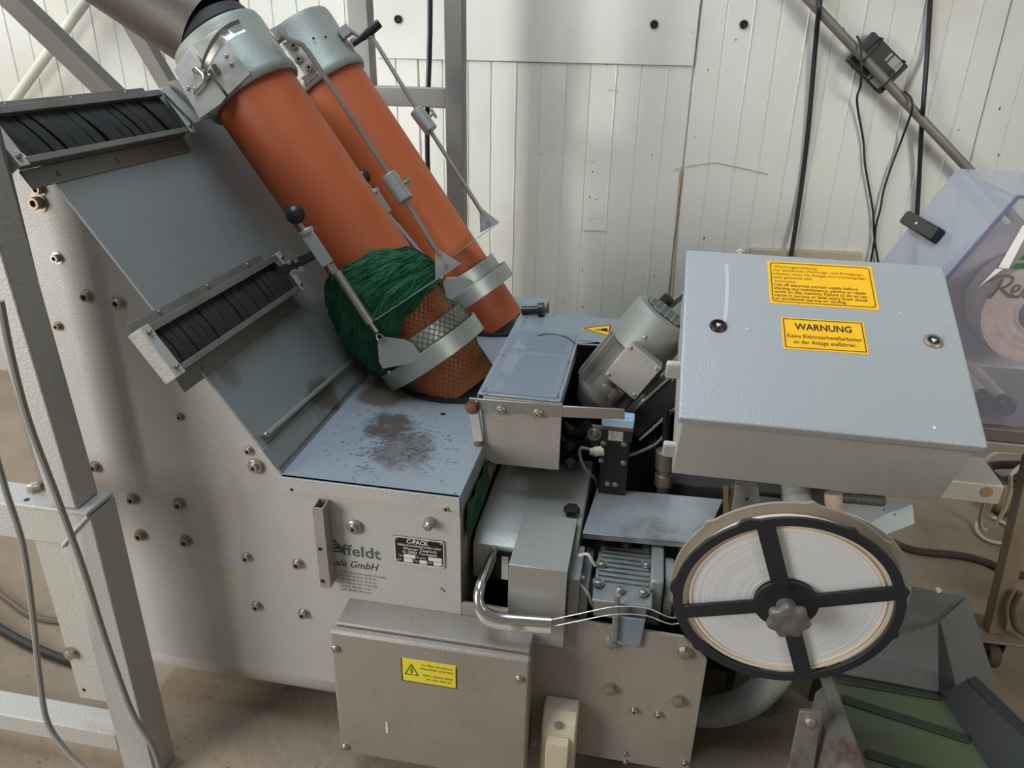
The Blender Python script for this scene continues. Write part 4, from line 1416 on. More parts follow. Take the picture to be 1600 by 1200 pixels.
fr.box(xa, xa + 0.003, ya, yb_, GZ - 0.02, GZ - 0.004)
fr.box(xm - 0.003, xm, ya, ym, GZ - 0.03, GZ - 0.004)
fr.box(xa, xb2, yb_ - 0.003, yb_, GZ - 0.10, GZ - 0.004)
gframe = fr.build('frame', paint_table if False else mat('blue grey guard paint', rgb(136, 146, 152), 0.4, 0.25, 0.06, 200, dirt=rgb(160, 160, 154), dscale=6, damt=0.4), gd, bevel=0.001)
MB().box(xa + 0.008, xm - 0.008, ya + 0.008, 1.664, GZ + 0.0003, GZ + 0.0033).build('clear_panel', guard_clear, gd)
MB().box(xa + 0.008, xm - 0.008, 1.666, 1.80, GZ + 0.0003, GZ + 0.0033).build('clear_panel', guard_clear, gd)
dk = MB()
dk.box(xa + 0.03, xm - 0.03, ya + 0.03, 1.76, GZ - 0.06, GZ - 0.055)
dk.build('inner_tray', mat('dark inner sheet', rgb(78, 80, 84), 0.5, 0.2), gd)
for x, y in ((xa + 0.011, ya + 0.02), (xm - 0.011, ya + 0.02), (xm - 0.011, 1.62), (xa + 0.011, 1.62), (xa + 0.012, 1.90), (xa + 0.09, 1.935), (-0.02, 1.94), (-0.09, 1.765)):
    put(PAN, 'screw', gd, (x, y, GZ + (0.0033 if y < 1.66 and x < -0.1 else 0.0)), (0, 0, 1), 0.95)
fy = ya - 0.004
f0, f1, f2_, f3_ = W(755, 630, y=fy), W(878, 640, y=fy), W(874, 735, y=fy), W(766, 724, y=fy)
mb = MB()
mb.prism([(f0.x, fy, GZ - 0.004), (f1.x, fy, GZ - 0.004), (f1.x, fy, f2_.z), (f3_.x + 0.01, fy, f3_.z), (f0.x, fy, f3_.z + 0.012)], (0, 0.003, 0))
mb.build('front_sheet', paint_warm, gd, bevel=0.001)
by = fy - 0.006
b0_, b1_, b2_, b3_, b4_ = W(733, 622, y=by), W(880, 634, y=by), W(976, 640, y=by), W(976, 656, y=by), W(880, 652, y=by)
mb = MB()
mb.prism([b0_, b1_, b4_, W(735, 640, y=by)], (0, 0.004, 0))
mb.prism([b1_ + V((0, 0, -.001)), b2_, b3_, b4_], (0, 0.004, 0))
mb.build('flat_bar', steel, gd, bevel=0.0008)
for px, py in ((783, 641), (841, 646)):
    put(WSH, 'washer_screw', gd, W(px, py, y=by), FN, 0.62)
hg = MB()
h0 = W(737, 628, y=by)
hg.prism([W(731, 630, y=by - 0.004), W(745, 627, y=by - 0.004), W(755, 690, y=by - 0.004), W(741, 694, y=by - 0.004)], (0, 0.01, 0))
hg.prism([W(750, 628, y=by + 0.01), W(757, 630, y=by + 0.01), W(764, 690, y=by + 0.01), W(757, 697, y=by + 0.01)], (0, 0.008, 0))
hg.build('hinge_arm', paint_post, gd, bevel=0.002)
rb_ = mat('rusty bolt', rgb(120, 82, 68), 0.6, 0.5)
RHEX = hex_bolt_mesh(rb_)
put(RHEX, 'hex_bolt', gd, W(738, 636, y=by - 0.004), FN, 1.0)
mb = MB()
fc = W(748, 694, z=ZT)
mb.lathe((fc.x + 0.0, fc.y, ZT), (0, 0, 1), [(0.011, 0), (0.011, 0.004), (0.007, 0.008)], 12)
mb.build('hinge_foot', rb_, gd)
# warning triangle on the frame
w0, w1, w2 = W(908, 513, z=GZ), W(957, 507, z=GZ), W(952, 527, z=GZ)
mb = MB()
mb.prism([w0 + V((0, 0, .0002)), w2 + V((0, 0, .0002)), w1 + V((0, 0, .0002))], (0, 0, 0.0006))
wt_ = mb.build('warning_triangle', yellow, gd)
cw = (w0 + w1 + w2) / 3
in_ = [cw + (p - cw) * 0.86 + V((0, 0, 0.0011)) for p in (w0, w2, w1)]
mb = MB()
for p, q in ((0, 1), (1, 2), (2, 0)):
    mb.bar(in_[p], in_[q], 0.0035, 0.0004)
hc_ = lerp(cw, (w1 + w2) / 2, 0.3)
for dx, dy, r in ((0, 0, .009), (0.004, 0.008, .005), (0.006, -0.006, .005), (-0.012, -0.004, .004)):
    mb.lathe(hc_ + V((dx, dy, 0.001)), (0, 0, 1), [(r, 0), (r, 0.0004)], 10)
mb.bar(hc_ + V((-0.022, -0.004, 0.0012)), hc_ + V((0.0, 0, 0.0012)), 0.004, 0.0004)
mb.build('warning_symbol', ink, wt_)
kb_ = MB()
kc = W(826, 482, z=GZ + 0.02)
kb_.cyl(kc + V((-0.02, 0.01, -0.01)), kc + V((0.025, 0.01, -0.005)), 0.011, 14)
kb_.cyl(kc + V((0.025, 0.01, -0.005)), kc + V((0.04, 0.01, -0.003)), 0.019, 18)
kb_.build('hinge_knob', blackm, gd)
ln_ = MB()
ln_.tube(smoothpath([W(840, 524, z=GZ + .004), W(862, 522, z=GZ + .004), W(885, 527, z=GZ + .004), W(899, 537, z=GZ + .004)]), 0.0014, 6)
ln_.build('guard_cord', blackm, gd)

# ------------------------------------------------------------------ clipper motor, tilted
MA = W(942, 612, y=1.70)
MBp = W(1043, 490, y=1.715)
md = (MBp - MA).normalized()
toC = (CAM - MA).normalized()
me2 = (toC - md * toC.dot(md)).normalized()
me1 = me2.cross(md)
ML = (MBp - MA).length
mo = thing('clipper_motor', 'silver electric motor with fan cowl and terminal box, tilted beside the control box', 'motor', MA)
R0 = 0.072
MB().lathe(MA, md, [(R0 * .86, 0.0), (R0 * .86, ML * 0.62)], 28).build('stator', mat('gap darkened motor paint', rgb(110, 106, 98), 0.5, 0.3), mo)  # stator darkened so the gaps between the fins look shaded
for k in range(22):
    a_ = 2 * math.pi * k / 22
    dr = me1 * math.cos(a_) + me2 * math.sin(a_)
    if abs(math.sin(a_) - 1) < 0.25:
        continue
    MB().bar(MA + dr * R0 * 0.92 + md * 0.004, MA + dr * R0 * 0.92 + md * ML * 0.6, 0.003, 0.026, dr).build('cooling_fin', motor_m, mo)
MB().lathe(MA + md * ML * 0.56, md, [(R0 * 1.03, 0), (R0 * 1.08, 0.002), (R0 * 1.08, ML * 0.36), (R0 * 1.02, ML * 0.42), (R0 * .8, ML * 0.44)], 36).build('fan_cowl', alu, mo)
ge = MA + md * (ML * 1.0 + 0.003)
mb = MB()
for k in range(-3, 4):
    hw = math.sqrt(max(0.0, (R0 * .8) ** 2 - (k * 0.016) ** 2))
    mb.bar(ge + me1 * k * 0.016 - me2 * hw, ge + me1 * k * 0.016 + me2 * hw, 0.004, 0.003, md)
    mb.bar(ge + me2 * k * 0.016 - me1 * hw, ge + me2 * k * 0.016 + me1 * hw, 0.004, 0.003, md)
mb.build('fan_grille', alu, mo)
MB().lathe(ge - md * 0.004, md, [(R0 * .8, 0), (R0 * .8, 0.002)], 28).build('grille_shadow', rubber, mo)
MB().lathe(MA - md * 0.05, md, [(R0 * .45, 0), (R0 * .62, 0.004), (R0 * .95, 0.045), (R0 * .95, 0.056)], 28).build('end_shield', motor_m, mo)
tb0 = W(990, 578, pl=(MA + me2 * (R0 + 0.03), me2))
tdx = (md * 1.0 + me1 * 0.0).normalized()
tbx = MB()
tbx.obox(tb0 - me2 * 0.012, tdx, me1, me2, 0.047, 0.043, 0.022)
tbo = tbx.build('terminal_box', motor_m, mo, bevel=0.004)
tbl = MB()
tbl.obox(tb0 + me2 * 0.013, tdx, me1, me2, 0.049, 0.045, 0.003)
lid = tbl.build('terminal_lid', motor_m, tbo, bevel=0.002)
for u, v in ((.85, .85), (-.85, .85), (.85, -.85), (-.85, -.85)):
    put(PAN, 'screw', tbo, tb0 + me2 * 0.016 + tdx * 0.047 * u + me1 * 0.043 * v, me2, 0.8)
put(PAN, 'screw', mo, W(1008, 527, pl=(MA + me2 * R0 * 1.08, me2)), me2, 0.8)
gl_ = MB()
g_a = W(966, 612, pl=(MA + me2 * (R0 + 0.01), me2))
gl_.lathe(g_a, -md + me1 * 0.1, [(0.013, -0.01), (0.013, 0.012), (0.011, 0.014), (0.011, 0.024), (0.006, 0.026)], 12)
gl_.build('cable_gland', cable_w, mo)
bw = MB()
bw_c = W(945, 612, y=1.62)
bw.lathe(bw_c + md * 0.03, -md, [(0.02, 0), (0.033, 0.006), (0.036, 0.03), (0.03, 0.055), (0.014, 0.06)], 24)
bw.build('lubricator_bowl', clear_bowl, mo)
bs = MB()
bs.obox(MA - me2 * 0.06 + md * 0.05 - me1 * 0.05, md, me1, me2, 0.1, 0.012, 0.03)
bs.build('motor_foot', blackm, mo, bevel=0.002)

# slide rails under the motor
sr = thing('slide_rail', 'black and bright steel slide rails rising behind the solenoid valve', 'rail', W(985, 665, y=1.66))
r_a, r_b = W(985, 672, y=1.60), W(1070, 596, y=1.62)
upn = V((0, -0.9, 0.44))
MB().bar(r_a, r_b, 0.05, 0.014, upn).build('rail', blackm, sr, bevel=0.002)
for o_ in (-0.03, 0.03):
    sdv = (r_b - r_a).normalized().cross(upn).normalized()
    MB().bar(r_a + sdv * o_ + upn * 0.004, r_b + sdv * o_ + upn * 0.004, 0.007, 0.016, upn).build('edge_strip', chrome, sr, bevel=0.001)
r_c, r_d = W(962, 668, y=1.63), W(1046, 590, y=1.65)
MB().bar(r_c, r_d, 0.03, 0.02, upn).build('cross_slide', alu, sr, bevel=0.002)
cap(sr, lerp(r_c, r_d, 0.45) + upn * 0.01, upn, 0.9, True)
MB().bar(lerp(r_a, r_b, 0.3) - V((0, 0, 0.01)), (0.045, 1.72, 0.602), 0.03, 0.03, (0, 1, 0)).build('strut', blackm, sr)

# ------------------------------------------------------------------ solenoid valve
vy = 1.50
v0, v1, v2_, v3_ = W(934, 755, y=vy), W(978, 762, y=vy), W(986, 692, y=vy), W(938, 685, y=vy)
sv = thing('solenoid_valve', 'black solenoid valve block with pale blue top, standing behind the tray plate', 'valve', (v0.x, vy, 0.54))
zb_ = 0.54
zt2 = (v2_.z + v3_.z) / 2
MB().box(v0.x + 0.002, v1.x, vy, vy + 0.045, zb_, zt2).build('valve_block', blackm, sv, bevel=0.002)
MB().box(v0.x - 0.0, v1.x + 0.004, vy - 0.006, vy + 0.048, zt2 + 0.001, zt2 + 0.03).build('coil_block', blackm, sv, bevel=0.002)
MB().box(v0.x, v1.x + 0.004, vy - 0.008, vy + 0.05, zt2 + 0.03, zt2 + 0.037).build('gasket', rb_, sv)
mb = MB()
mb.box(v0.x - 0.001, v1.x + 0.005, vy - 0.01, vy + 0.03, zt2 + 0.037, zt2 + 0.058)
bt = mb.build('blue_cap', blue_top, sv, bevel=0.003)
for u in (0.16, 0.84):
    put(HOLE, 'hole', bt, V((v0.x + (v1.x - v0.x) * u, vy - 0.0, zt2 + 0.058)), (0, 0, 1), 0.5)
lb_o = V((v0.x + 0.014, vy - 0.006, zt2 - 0.0))
mb = MB()
mb.box(lb_o.x, lb_o.x + 0.034, vy - 0.0068, vy - 0.0055, zt2 + 0.002, zt2 + 0.028)
vl = mb.build('type_label', mat('worn type label', rgb(104, 100, 94), 0.5), sv)
strokes_mb = MB()
random.seed(5)
for r_i in range(5):
    x_ = 0.002
    while x_ < 0.03:
        w_ = random.uniform(0.002, 0.006)
        strokes_mb.box(lb_o.x + x_, lb_o.x + min(x_ + w_, 0.033), vy - 0.0072, vy - 0.0067, zt2 + 0.005 + r_i * 0.0045, zt2 + 0.0075 + r_i * 0.0045)
        x_ += w_ + 0.0015
strokes_mb.build('worn_print', plate_ink, vl)
for px, py in ((943, 692), (975, 694), (939, 719), (974, 723), (949, 756), (961, 757)):
    p = W(px, py, y=vy)
    cap(sv, p, FN, 0.55)
mb = MB()
c = W(932, 703, y=vy + 0.01)
mb.cyl(c + V((-0.006, -0.01, 0)), c + V((0.016, -0.005, 0.003)), 0.011, 14)
mb.cyl(c + V((-0.014, -0.01, 0)), c + V((-0.006, -0.01, 0)), 0.008, 12)
mb.build('hose_fitting', beige, sv)
mb = MB()
mb.tube(smoothpath([W(921, 702, y=1.49), W(908, 700, y=1.488), W(906, 712, y=1.49), W(915, 733, y=1.5), W(930, 748, y=1.53), W(934, 762, y=1.55)]), 0.0035, 8)
mb.build('air_hose', cable_g, sv)
cable('air_hose', [W(981, 712, y=1.53), W(1000, 706, y=1.55), W(1027, 692, y=1.58), W(1041, 672, y=1.6), W(1045, 640, y=1.62), W(1046, 606, y=1.62), W(1052, 592, y=1.62)], 0.0035, cable_g, 'thin grey air hose curving from the solenoid valve up to the control box', 'hose')

# pneumatic cylinder beside the control box
py_ = 1.56
pcn = thing('air_cylinder', 'dirty bronze air cylinder hanging between solenoid valve and control box', 'cylinder', W(1038, 765, y=py_))
a_, b_ = W(1040, 702, y=py_), W(1036, 770, y=py_)
dd_ = (b_ - a_).normalized()
LN = (b_ - a_).length
MB().lathe(a_, dd_, [(0.014, 0.0), (0.022, 0.004), (0.022, LN * .42), (0.016, LN * .46), (0.016, LN * .52), (0.021, LN * .56), (0.021, LN * .8), (0.015, LN * .84), (0.015, LN)], 18).build('barrel', mat('dirty bronze', rgb(120, 108, 94), 0.45, 0.6, 0, 1, dirt=rgb(60, 52, 46), dscale=14, damt=0.7), pcn)
MB().cyl(W(1041, 640, y=py_), a_, 0.008, 12).build('rod', darkin, pcn)
MB().cyl(b_, b_ + dd_ * 0.06, 0.008, 10).build('lower_rod', darkin, pcn)

# ================================================================== CONTROL BOX (tilted lid)
TA_ = math.radians(27.1)
cy, cz_ = 1.25, 0.885
U_ = V((0, math.cos(TA_), math.sin(TA_)))       # up the lid
Nn = V((0, -math.sin(TA_), math.cos(TA_)))      # out of the lid
cx0_, cx1_ = 0.082, 0.594
CL_, CDp = 0.447, 0.197
O = V((cx0_, cy, cz_))


def B(u, v, n=0.0):
    return O + V((u, 0, 0)) + U_ * v + Nn * n


CW = cx1_ - cx0_
cb = thing('control_box', 'large grey control box with tilted lid and two yellow warning stickers', 'control box', B(CW / 2, 0, -CDp))


def bbox(u0, u1, v0, v1, n0, n1, mb=None):
    mb = mb or MB()
    return mb.prism([B(u0, v0, n0), B(u1, v0, n0), B(u1, v1, n0), B(u0, v1, n0)], Nn * (n1 - n0))


bbox(0.006, CW - 0.012, 0.006, CL_ - 0.006, -CDp, -0.022).build('body', paint_boxside, cb, bevel=0.004)
lidm = bbox(0, CW, 0, CL_, -0.020, 0.0)
lid = lidm.build('lid', paint_box, cb, bevel=0.004)


def lidp(px, py, n=0.0):
    return W(px, py, pl=(B(0, 0, n), Nn))


for px, py in ((1122, 510), (1458, 534)):
    c = lidp(px, py)
    mb = MB()
    mb.lathe(c, Nn, [(0.0165, 0), (0.0165, 0.003), (0.0135, 0.006), (0.011, 0.006), (0.0105, 0.002)], 26)
    lk = mb.build('lock', bolt_d if px > 1300 else blackm, lid)
    mb = MB()
    mb.lathe(c, Nn, [(0.0105, 0.001), (0.0105, 0.0025)], 20)
    mb.build('lock_core', rubber, lk)
    mb = MB()
    mb.prism([c + Nn * 0.0025 + V((1, 0, 0)) * 0.0055 * math.cos(t_) + U_ * 0.0055 * math.sin(t_) for t_ in (0.2, 2.3, 4.4)], Nn * 0.003)
    mb.build('lock_key', plate_ink, lk)


def sticker(name, pts, m, parent):
    """quad sticker on the lid: photo corners bottom-left, bottom-right, top-left"""
    o_, r_, u_ = [lidp(*q) for q in pts]
    w_, h_ = (r_ - o_).length, (u_ - o_).length
    rt_ = (r_ - o_).normalized()
    up_ = Nn.cross(rt_)
    mb = MB()
    mb.prism([o_ + Nn * .0002, o_ + rt_ * w_ + Nn * .0002, o_ + rt_ * w_ + up_ * h_ + Nn * .0002, o_ + up_ * h_ + Nn * .0002], Nn * 0.0006)
    s_ = mb.build(name, m, parent)
    return s_, o_ + Nn * 0.0008, rt_, up_, w_, h_


def border(o_, rt_, up_, w_, h_, mrg, lw_, parent, m, rnd=0.006):
    mb = MB()
    a, b, c, d = mrg, w_ - mrg, mrg, h_ - mrg
    k = rnd
    pl_ = [(a + k, c), (b - k, c), (b - k * .3, c + k * .3), (b, c + k), (b, d - k), (b - k * .3, d - k * .3), (b - k, d), (a + k, d), (a + k * .3, d - k * .3), (a, d - k), (a, c + k), (a + k * .3, c + k * .3), (a + k, c)]
    strokes(mb, o_, rt_, up_, [pl_], lw_)
    return mb.build('border_print', m, parent)


s1, o1, r1, u1, w1_, h1_ = sticker('warning_sticker', [(1203, 474), (1374, 485), (1203, 408)], yellow, lid)
border(o1, r1, u1, w1_, h1_, 0.006, 0.0017, s1, ink_soft)
L1 = [('Wartungsanleitung:', .06, .84, .42), ('Vor sämtlichen Wartungs- und Reinigungs-', .05, .755, .86), ('arbeiten muss die Anlage vom Versorgungs-', .05, .67, .88), ('netz getrennt sein.', .05, .585, .38)]
text('sticker_lettering', [(t_, w1_ * u_, h1_ * v_, w1_ * ww, h1_ * .058, 0, 0.004) for t_, u_, v_, ww in L1] + [('DANGER', w1_ * .06, h1_ * .49, w1_ * .2, h1_ * .05, 0, 0)], o1, r1, u1, s1, ink_faded)
L2 = [('Cut off electrical current supply before', .05, .405, .78), ('starting any maintenance, service or repair', .05, .325, .86), ('work on this machine. Failure to do so can', .05, .245, .86), ('result in serious or fatal injury from shock', .05, .165, .86), ('or accidental startup or cycling.', .05, .09, .66)]
text('sticker_lettering', [(t_, w1_ * u_, h1_ * v_, w1_ * ww, h1_ * .062, 0, 0.008) for t_, u_, v_, ww in L2], o1, r1, u1, s1, ink_soft)
s2, o2, r2, u2, w2_, h2_ = sticker('warning_sticker', [(1224, 545), (1358, 554), (1224, 496)], yellow, lid)
border(o2, r2, u2, w2_, h2_, 0.0045, 0.0016, s2, ink, 0.0008)
text('sticker_lettering', [('WARNUNG', w2_ * .16, h2_ * .62, w2_ * .68, h2_ * .2, 0, 0.015), ('Keine Elektroschweißarbeiten', w2_ * .06, h2_ * .36, w2_ * .88, h2_ * .12, 0, 0.0), ('an der Anlage ausführen.', w2_ * .13, h2_ * .18, w2_ * .74, h2_ * .12, 0, 0.0)], o2, r2, u2, s2, ink)
# dried paint drip and chips on the lid
mb = MB()
for q in ([(1132, 413), (1138, 413), (1139, 440), (1138, 480), (1135, 503), (1130, 503), (1133, 470), (1134, 435)],):
    mb.prism([lidp(*c) for c in q], Nn * 0.0004)
mb.build('dried_drip', mat('dried whitish drip', rgb(184, 192, 200), 0.5), lid)
mb = MB()
for px, py, r_ in ((1460, 668, .003), (1167, 513, .002), (1406, 489, .0015), (1483, 500, .0014)):
    mb.lathe(lidp(px, py), Nn, [(r_, 0), (r_, .0004)], 8)
mb.build('paint_chip', white_m, lid)
mb = MB()
mb.lathe(B(0.113, CL_ - 0.002, -0.01), U_, [(0.006, 0), (0.006, 0.01), (0.009, 0.01), (0.009, 0.016)], 10)
mb.build('hinge_pin', cable_w, cb)
# mounting lugs on its left side
for (px, py), nn in (((1055, 578), -0.03), ((1050, 702), -0.1)):
    c = W(px, py, x=cx0_ - 0.012)
    mb = MB()
    mb.obox(W(px, py, y=cy + 0.13 if py < 650 else cy + 0.09), X, U_, Nn, 0.018, 0.006, 0.022)
    lg_ = mb.build('mounting_lug', paint_post, cb, bevel=0.004)
    put(HOLE, 'hole', lg_, W(px + 1, py - 3, y=(cy + 0.13 if py < 650 else cy + 0.09) - 0.0075), -U_, 1.0)
# carrying arm below
arm_z = 0.60
mb = MB()
mb.box(0.30, 0.40, 1.45, 1.55, 0.0, 0.56)
cst = thing('box_stand', 'grey steel column and arm carrying the control box', 'stand', (0.35, 1.5, 0))
mb.build('column', paint_stand, cst, bevel=0.003)
yb5 = 1.50
e0, e1_ = W(1505, 762, y=yb5), W(1566, 772, y=yb5)
zt5 = W(1560, 768 - 12, y=yb5).z
MB().box(0.30, e1_.x, yb5, yb5 + 0.12, zt5 - 0.05, zt5 - 0.004).build('arm', paint_boxside, cst, bevel=0.003)
mb = MB()
mb.lathe(V((e1_.x - 0.03, yb5 - 0.0005, zt5 - 0.022)), FN, [(0.012, 0), (0.012, 0.0008)], 14)
mb.build('rust_patch', mat('rust patch', rgb(150, 120, 84), 0.8), cst)
MB().box(0.34, 0.36, 1.45, 1.47, 0.56, 0.63).build('riser', paint_stand, cst)
MB().box(0.34, 0.44, 1.40, 1.52, 0.56, 0.615).build('saddle', paint_stand, cst, bevel=0.003)
MB().box(0.10, 0.46, 1.58, 1.72, 0.0, 0.55).build('dark_filler', conv_dark, cst, bevel=0.003)  # added dark block, covers the lit floor below the control box
yq = 1.42
mb = MB()
mb.prism([W(1150, 758, y=yq), W(1186, 762, y=yq), W(1188, 815, y=yq), W(1140, 815, y=yq)], (0, 0.02, 0))
mb.build('side_bracket', paint_stand, cst, bevel=0.002)
put(HOLE, 'hole', cst, W(1167, 780, y=yq - 0.0004), FN, 0.8)
mb = MB()
mb.bar(W(1134, 760, y=1.38), W(1134, 806, y=1.38), 0.010, 0.010, (0, 1, 0))
mb.bar(W(1145, 760, y=1.39), W(1139, 806, y=1.39), 0.005, 0.012, (0, 1, 0))
mb.build('guide_strip', mat('tarnished brass strip', rgb(150, 134, 102), 0.45, 0.6), cst)

# ================================================================== WIRE SPOOL
SPC = V((0.287, 1.10, 0.628))
SA = V((0.0, -1.0, -0.10)).normalized()          # axis, towards the front
se1 = V((1, 0, 0))
se2 = SA.cross(se1) * -1
if se2.z < 0:
    se2 = -se2
RS = 0.188


def sp(r, a_, h=0.0):
    return SPC + (se1 * math.cos(a_) + se2 * math.sin(a_)) * r + SA * h


spl = thing('wire_spool', 'large black four-spoke spool full of pale tie wire with a grey star knob', 'spool', sp(RS, -math.pi / 2))


def flange(h0, h1, spokes, m, name, rim_in, r_out, hub, sw):
    """spoked disc: rim ring, hub disc and spokes, all one moulding"""
    mb = MB()
    seg = 96
    rs = []

    def ro(a_):
        for n_ in NOTCH:
            d_ = (a_ - n_ + math.pi) % (2 * math.pi) - math.pi
            if abs(d_) < 0.035:
                return r_out + 0.006
        return r_out
    for r, h in ((rim_in, h0), (None, h0), (None, h1), (rim_in, h1)):
        rs.append([sp(ro(2 * math.pi * k / seg) if r is None else r, 2 * math.pi * k / seg, h) for k in range(seg)])
    mb.rings(rs, closed=True)
    mb.lathe(SPC, SA, [(0.012, h0), (hub, h0), (hub, h1), (0.012, h1)], 48)
    for a_ in spokes:
        d_ = se1 * math.cos(a_) + se2 * math.sin(a_)
        s_ = se1 * -math.sin(a_) + se2 * math.cos(a_)
        c = SPC + SA * (h0 + 0.0003)
        w0_, w1_ = sw
        mb.prism([c + d_ * (hub - .004) - s_ * w0_, c + d_ * (rim_in + .004) - s_ * w1_, c + d_ * (rim_in + .004) + s_ * w1_, c + d_ * (hub - .004) + s_ * w0_], SA * (h1 - h0 - 0.0006))
    return mb.build(name, m, spl, bevel=0.001)


NOTCH = [math.radians(d) for d in (20, 68, 118, 178, 226, 262, 308, 350)]
SPK = [math.radians(d) for d in (110, 19, 290, 197)]
flange(0.0, 0.006, SPK, spool_m, 'front_flange', 0.171, RS, 0.053, (0.0145, 0.0145))
NOTCH = [math.radians(d) for d in (40, 85, 140, 200)]
flange(-0.034, -0.029, SPK, spool_tan, 'rear_flange', 0.120, RS + 0.003, 0.053, (0.02, 0.02))
random.seed(11)
mb = MB()
prof = []
r = 0.052
hh = -0.004
while r < 0.155:
    prof += [(r, hh), (r + 0.0018, hh + random.uniform(-.0001, 0.0006))]
    r += random.uniform(0.0026, 0.0042)
prof += [(0.155, hh - 0.001), (0.155, -0.028), (0.052, -0.028)]
mb.lathe(SPC, SA, prof, 96, cap=False)
mb.build('coiled_wire', wire_m, spl)
mb = MB()
mb.lathe(SPC, SA, [(0.1555, -0.028), (0.1700, -0.028), (0.1700, -0.002), (0.1640, -0.002), (0.1640, -0.006), (0.1600, -0.006), (0.1600, -0.002), (0.1555, -0.002), (0.1555, -0.028)], 96, cap=False)
mb.build('outer_turns', cream, spl)
mb = MB()
kc = SPC + SA * 0.030
mb.cyl(SPC + SA * 0.004, kc, 0.016, 20)
mb.rings([[kc + SA * h + (se1 * math.cos(a_) + se2 * math.sin(a_)) * (0.033 * k_ * (1 + 0.10 * math.cos(7 * a_))) for a_ in [i * 2 * math.pi / 84 for i in range(84)]] for h, k_ in ((0.0, 0.8), (0.002, 0.95), (0.006, 1.0), (0.013, 1.0), (0.017, 0.94), (0.019, 0.8), (0.0185, 0.4))])
mb.build('star_knob', mat('grey knob plastic', rgb(112, 109, 104), 0.42, 0.3, dirt=rgb(170, 165, 155), dscale=25, damt=0.5), spl)
mb = MB()
for a_, r_ in ((1.45, .043), (1.62, .041)):
    mb.lathe(sp(r_, a_, 0.006), SA, [(0.0035, 0), (0.0035, 0.0008), (0.0022, 0.0008), (0.0022, 0.0)], 14)
mb.build('moulded_mark', rubber, spl)
mb = MB()
mb.cyl(SPC - SA * 0.034, SPC - SA * 0.051, 0.016, 16)
mb.build('spindle', steel, spl)
mb = MB()
mb.lathe(SPC - SA * 0.052 + V((0.034, 0, -0.010)), -SA, [(0.022, 0), (0.178, 0.0), (0.178, 0.004), (0.022, 0.004)], 72)
spd = thing('spool_backing', 'pale grey round backing disc on a bracket behind the wire spool', 'disc', SPC - SA * 0.064 - V((0, 0, 0.2)))
mb.build('disc', mat('pale grey disc', rgb(176, 178, 170), 0.45), spd)
MB().bar(SPC - SA * 0.085 + V((0.03, 0, 0)), V((0.17, YF + 0.06, 0.44)), 0.05, 0.02, (0, 1, 0)).build('bracket_bar', blackm, spd, bevel=0.002)

for i, (ya_, yb_, ym_) in enumerate(((968, 966, 946), (979, 975, 958))):
    pts = [W(862, ya_, y=1.131), W(905, ya_ - 9, y=1.125), W(960, ym_ + 2, y=1.12), W(1010, ym_ + 4, y=1.118), W(1060, yb_ - 1, y=1.122), sp(0.12, math.pi + 0.1, -0.02)]
    mb = MB()
    mb.tube(smoothpath(pts, 5), 0.001, 6)
    tag(mb.build('tie_wire', mat('pale tie wire %d' % i, rgb(196, 194, 186), 0.35, 0.5)), ('upper' if i == 0 else 'lower') + ' of the two thin tie wires running from the chrome handle to the spool', 'wire')

# ================================================================== CONVEYOR bottom right
BZ = 0.30
cv_ = thing('conveyor', 'green cleated belt conveyor between a scuffed steel side and a dark side wall', 'conveyor', (0.6, 1.1, 0))
fl_, fr_, nr_, nl_ = W(1296, 1050, z=BZ), W(1466, 1084, z=BZ), W(1545, 1200, z=BZ), W(1350, 1200, z=BZ)
ext = 1.9
nr_, nl_ = fr_ + (nr_ - fr_) * ext, fl_ + (nl_ - fl_) * ext
fr_ = fr_ + V((0, 0.03, 0))
fl_ = fl_ + V((0, 0.03, 0))
mb = MB()
mb.prism([fl_, fr_, nr_, nl_], (0, 0, -0.03))
belt = mb.build('belt', belt_m, cv_)
for (a, b) in (((1300, 1062), (1466, 1090)), ((1316, 1094), (1514, 1158)), ((1352, 1179), (1590, 1252)), ((1375, 1262), (1650, 1345))):
    p, q = W(a[0], a[1], z=BZ), W(b[0], b[1], z=BZ)
    MB().bar(p + V((0, 0, 0.0032)), q + V((0, 0, 0.0032)), 0.02, 0.006).build('cleat', belt_d, belt, bevel=0.002)
# right wall, flared outwards
wa, wb = W(1466, 1084, z=BZ), W(1545, 1200, z=BZ)
wb = wa + (wb - wa) * 1.9
ta_, tb_2 = W(1509, 1063, z=BZ + 0.065), W(1600, 1152, z=BZ + 0.065)
tb_2 = ta_ + (tb_2 - ta_) * 2.3
mb = MB()
mb.prism([wa, wb, tb_2, ta_], V((0.006, 0, -0.002)))
mb.prism([ta_, tb_2, tb_2 + V((0.022, 0.012, 0)), ta_ + V((0.022, 0.012, 0))], V((0, 0, 0.004)))
mb.prism([ta_ + V((0.018, 0.012, 0)), tb_2 + V((0.018, 0.012, 0)), tb_2 + V((0.018, 0.012, -0.12)), ta_ + V((0.018, 0.012, -0.12))], V((0.004, 0, 0)))
mb.build('side_wall', conv_dark, cv_, bevel=0.001)
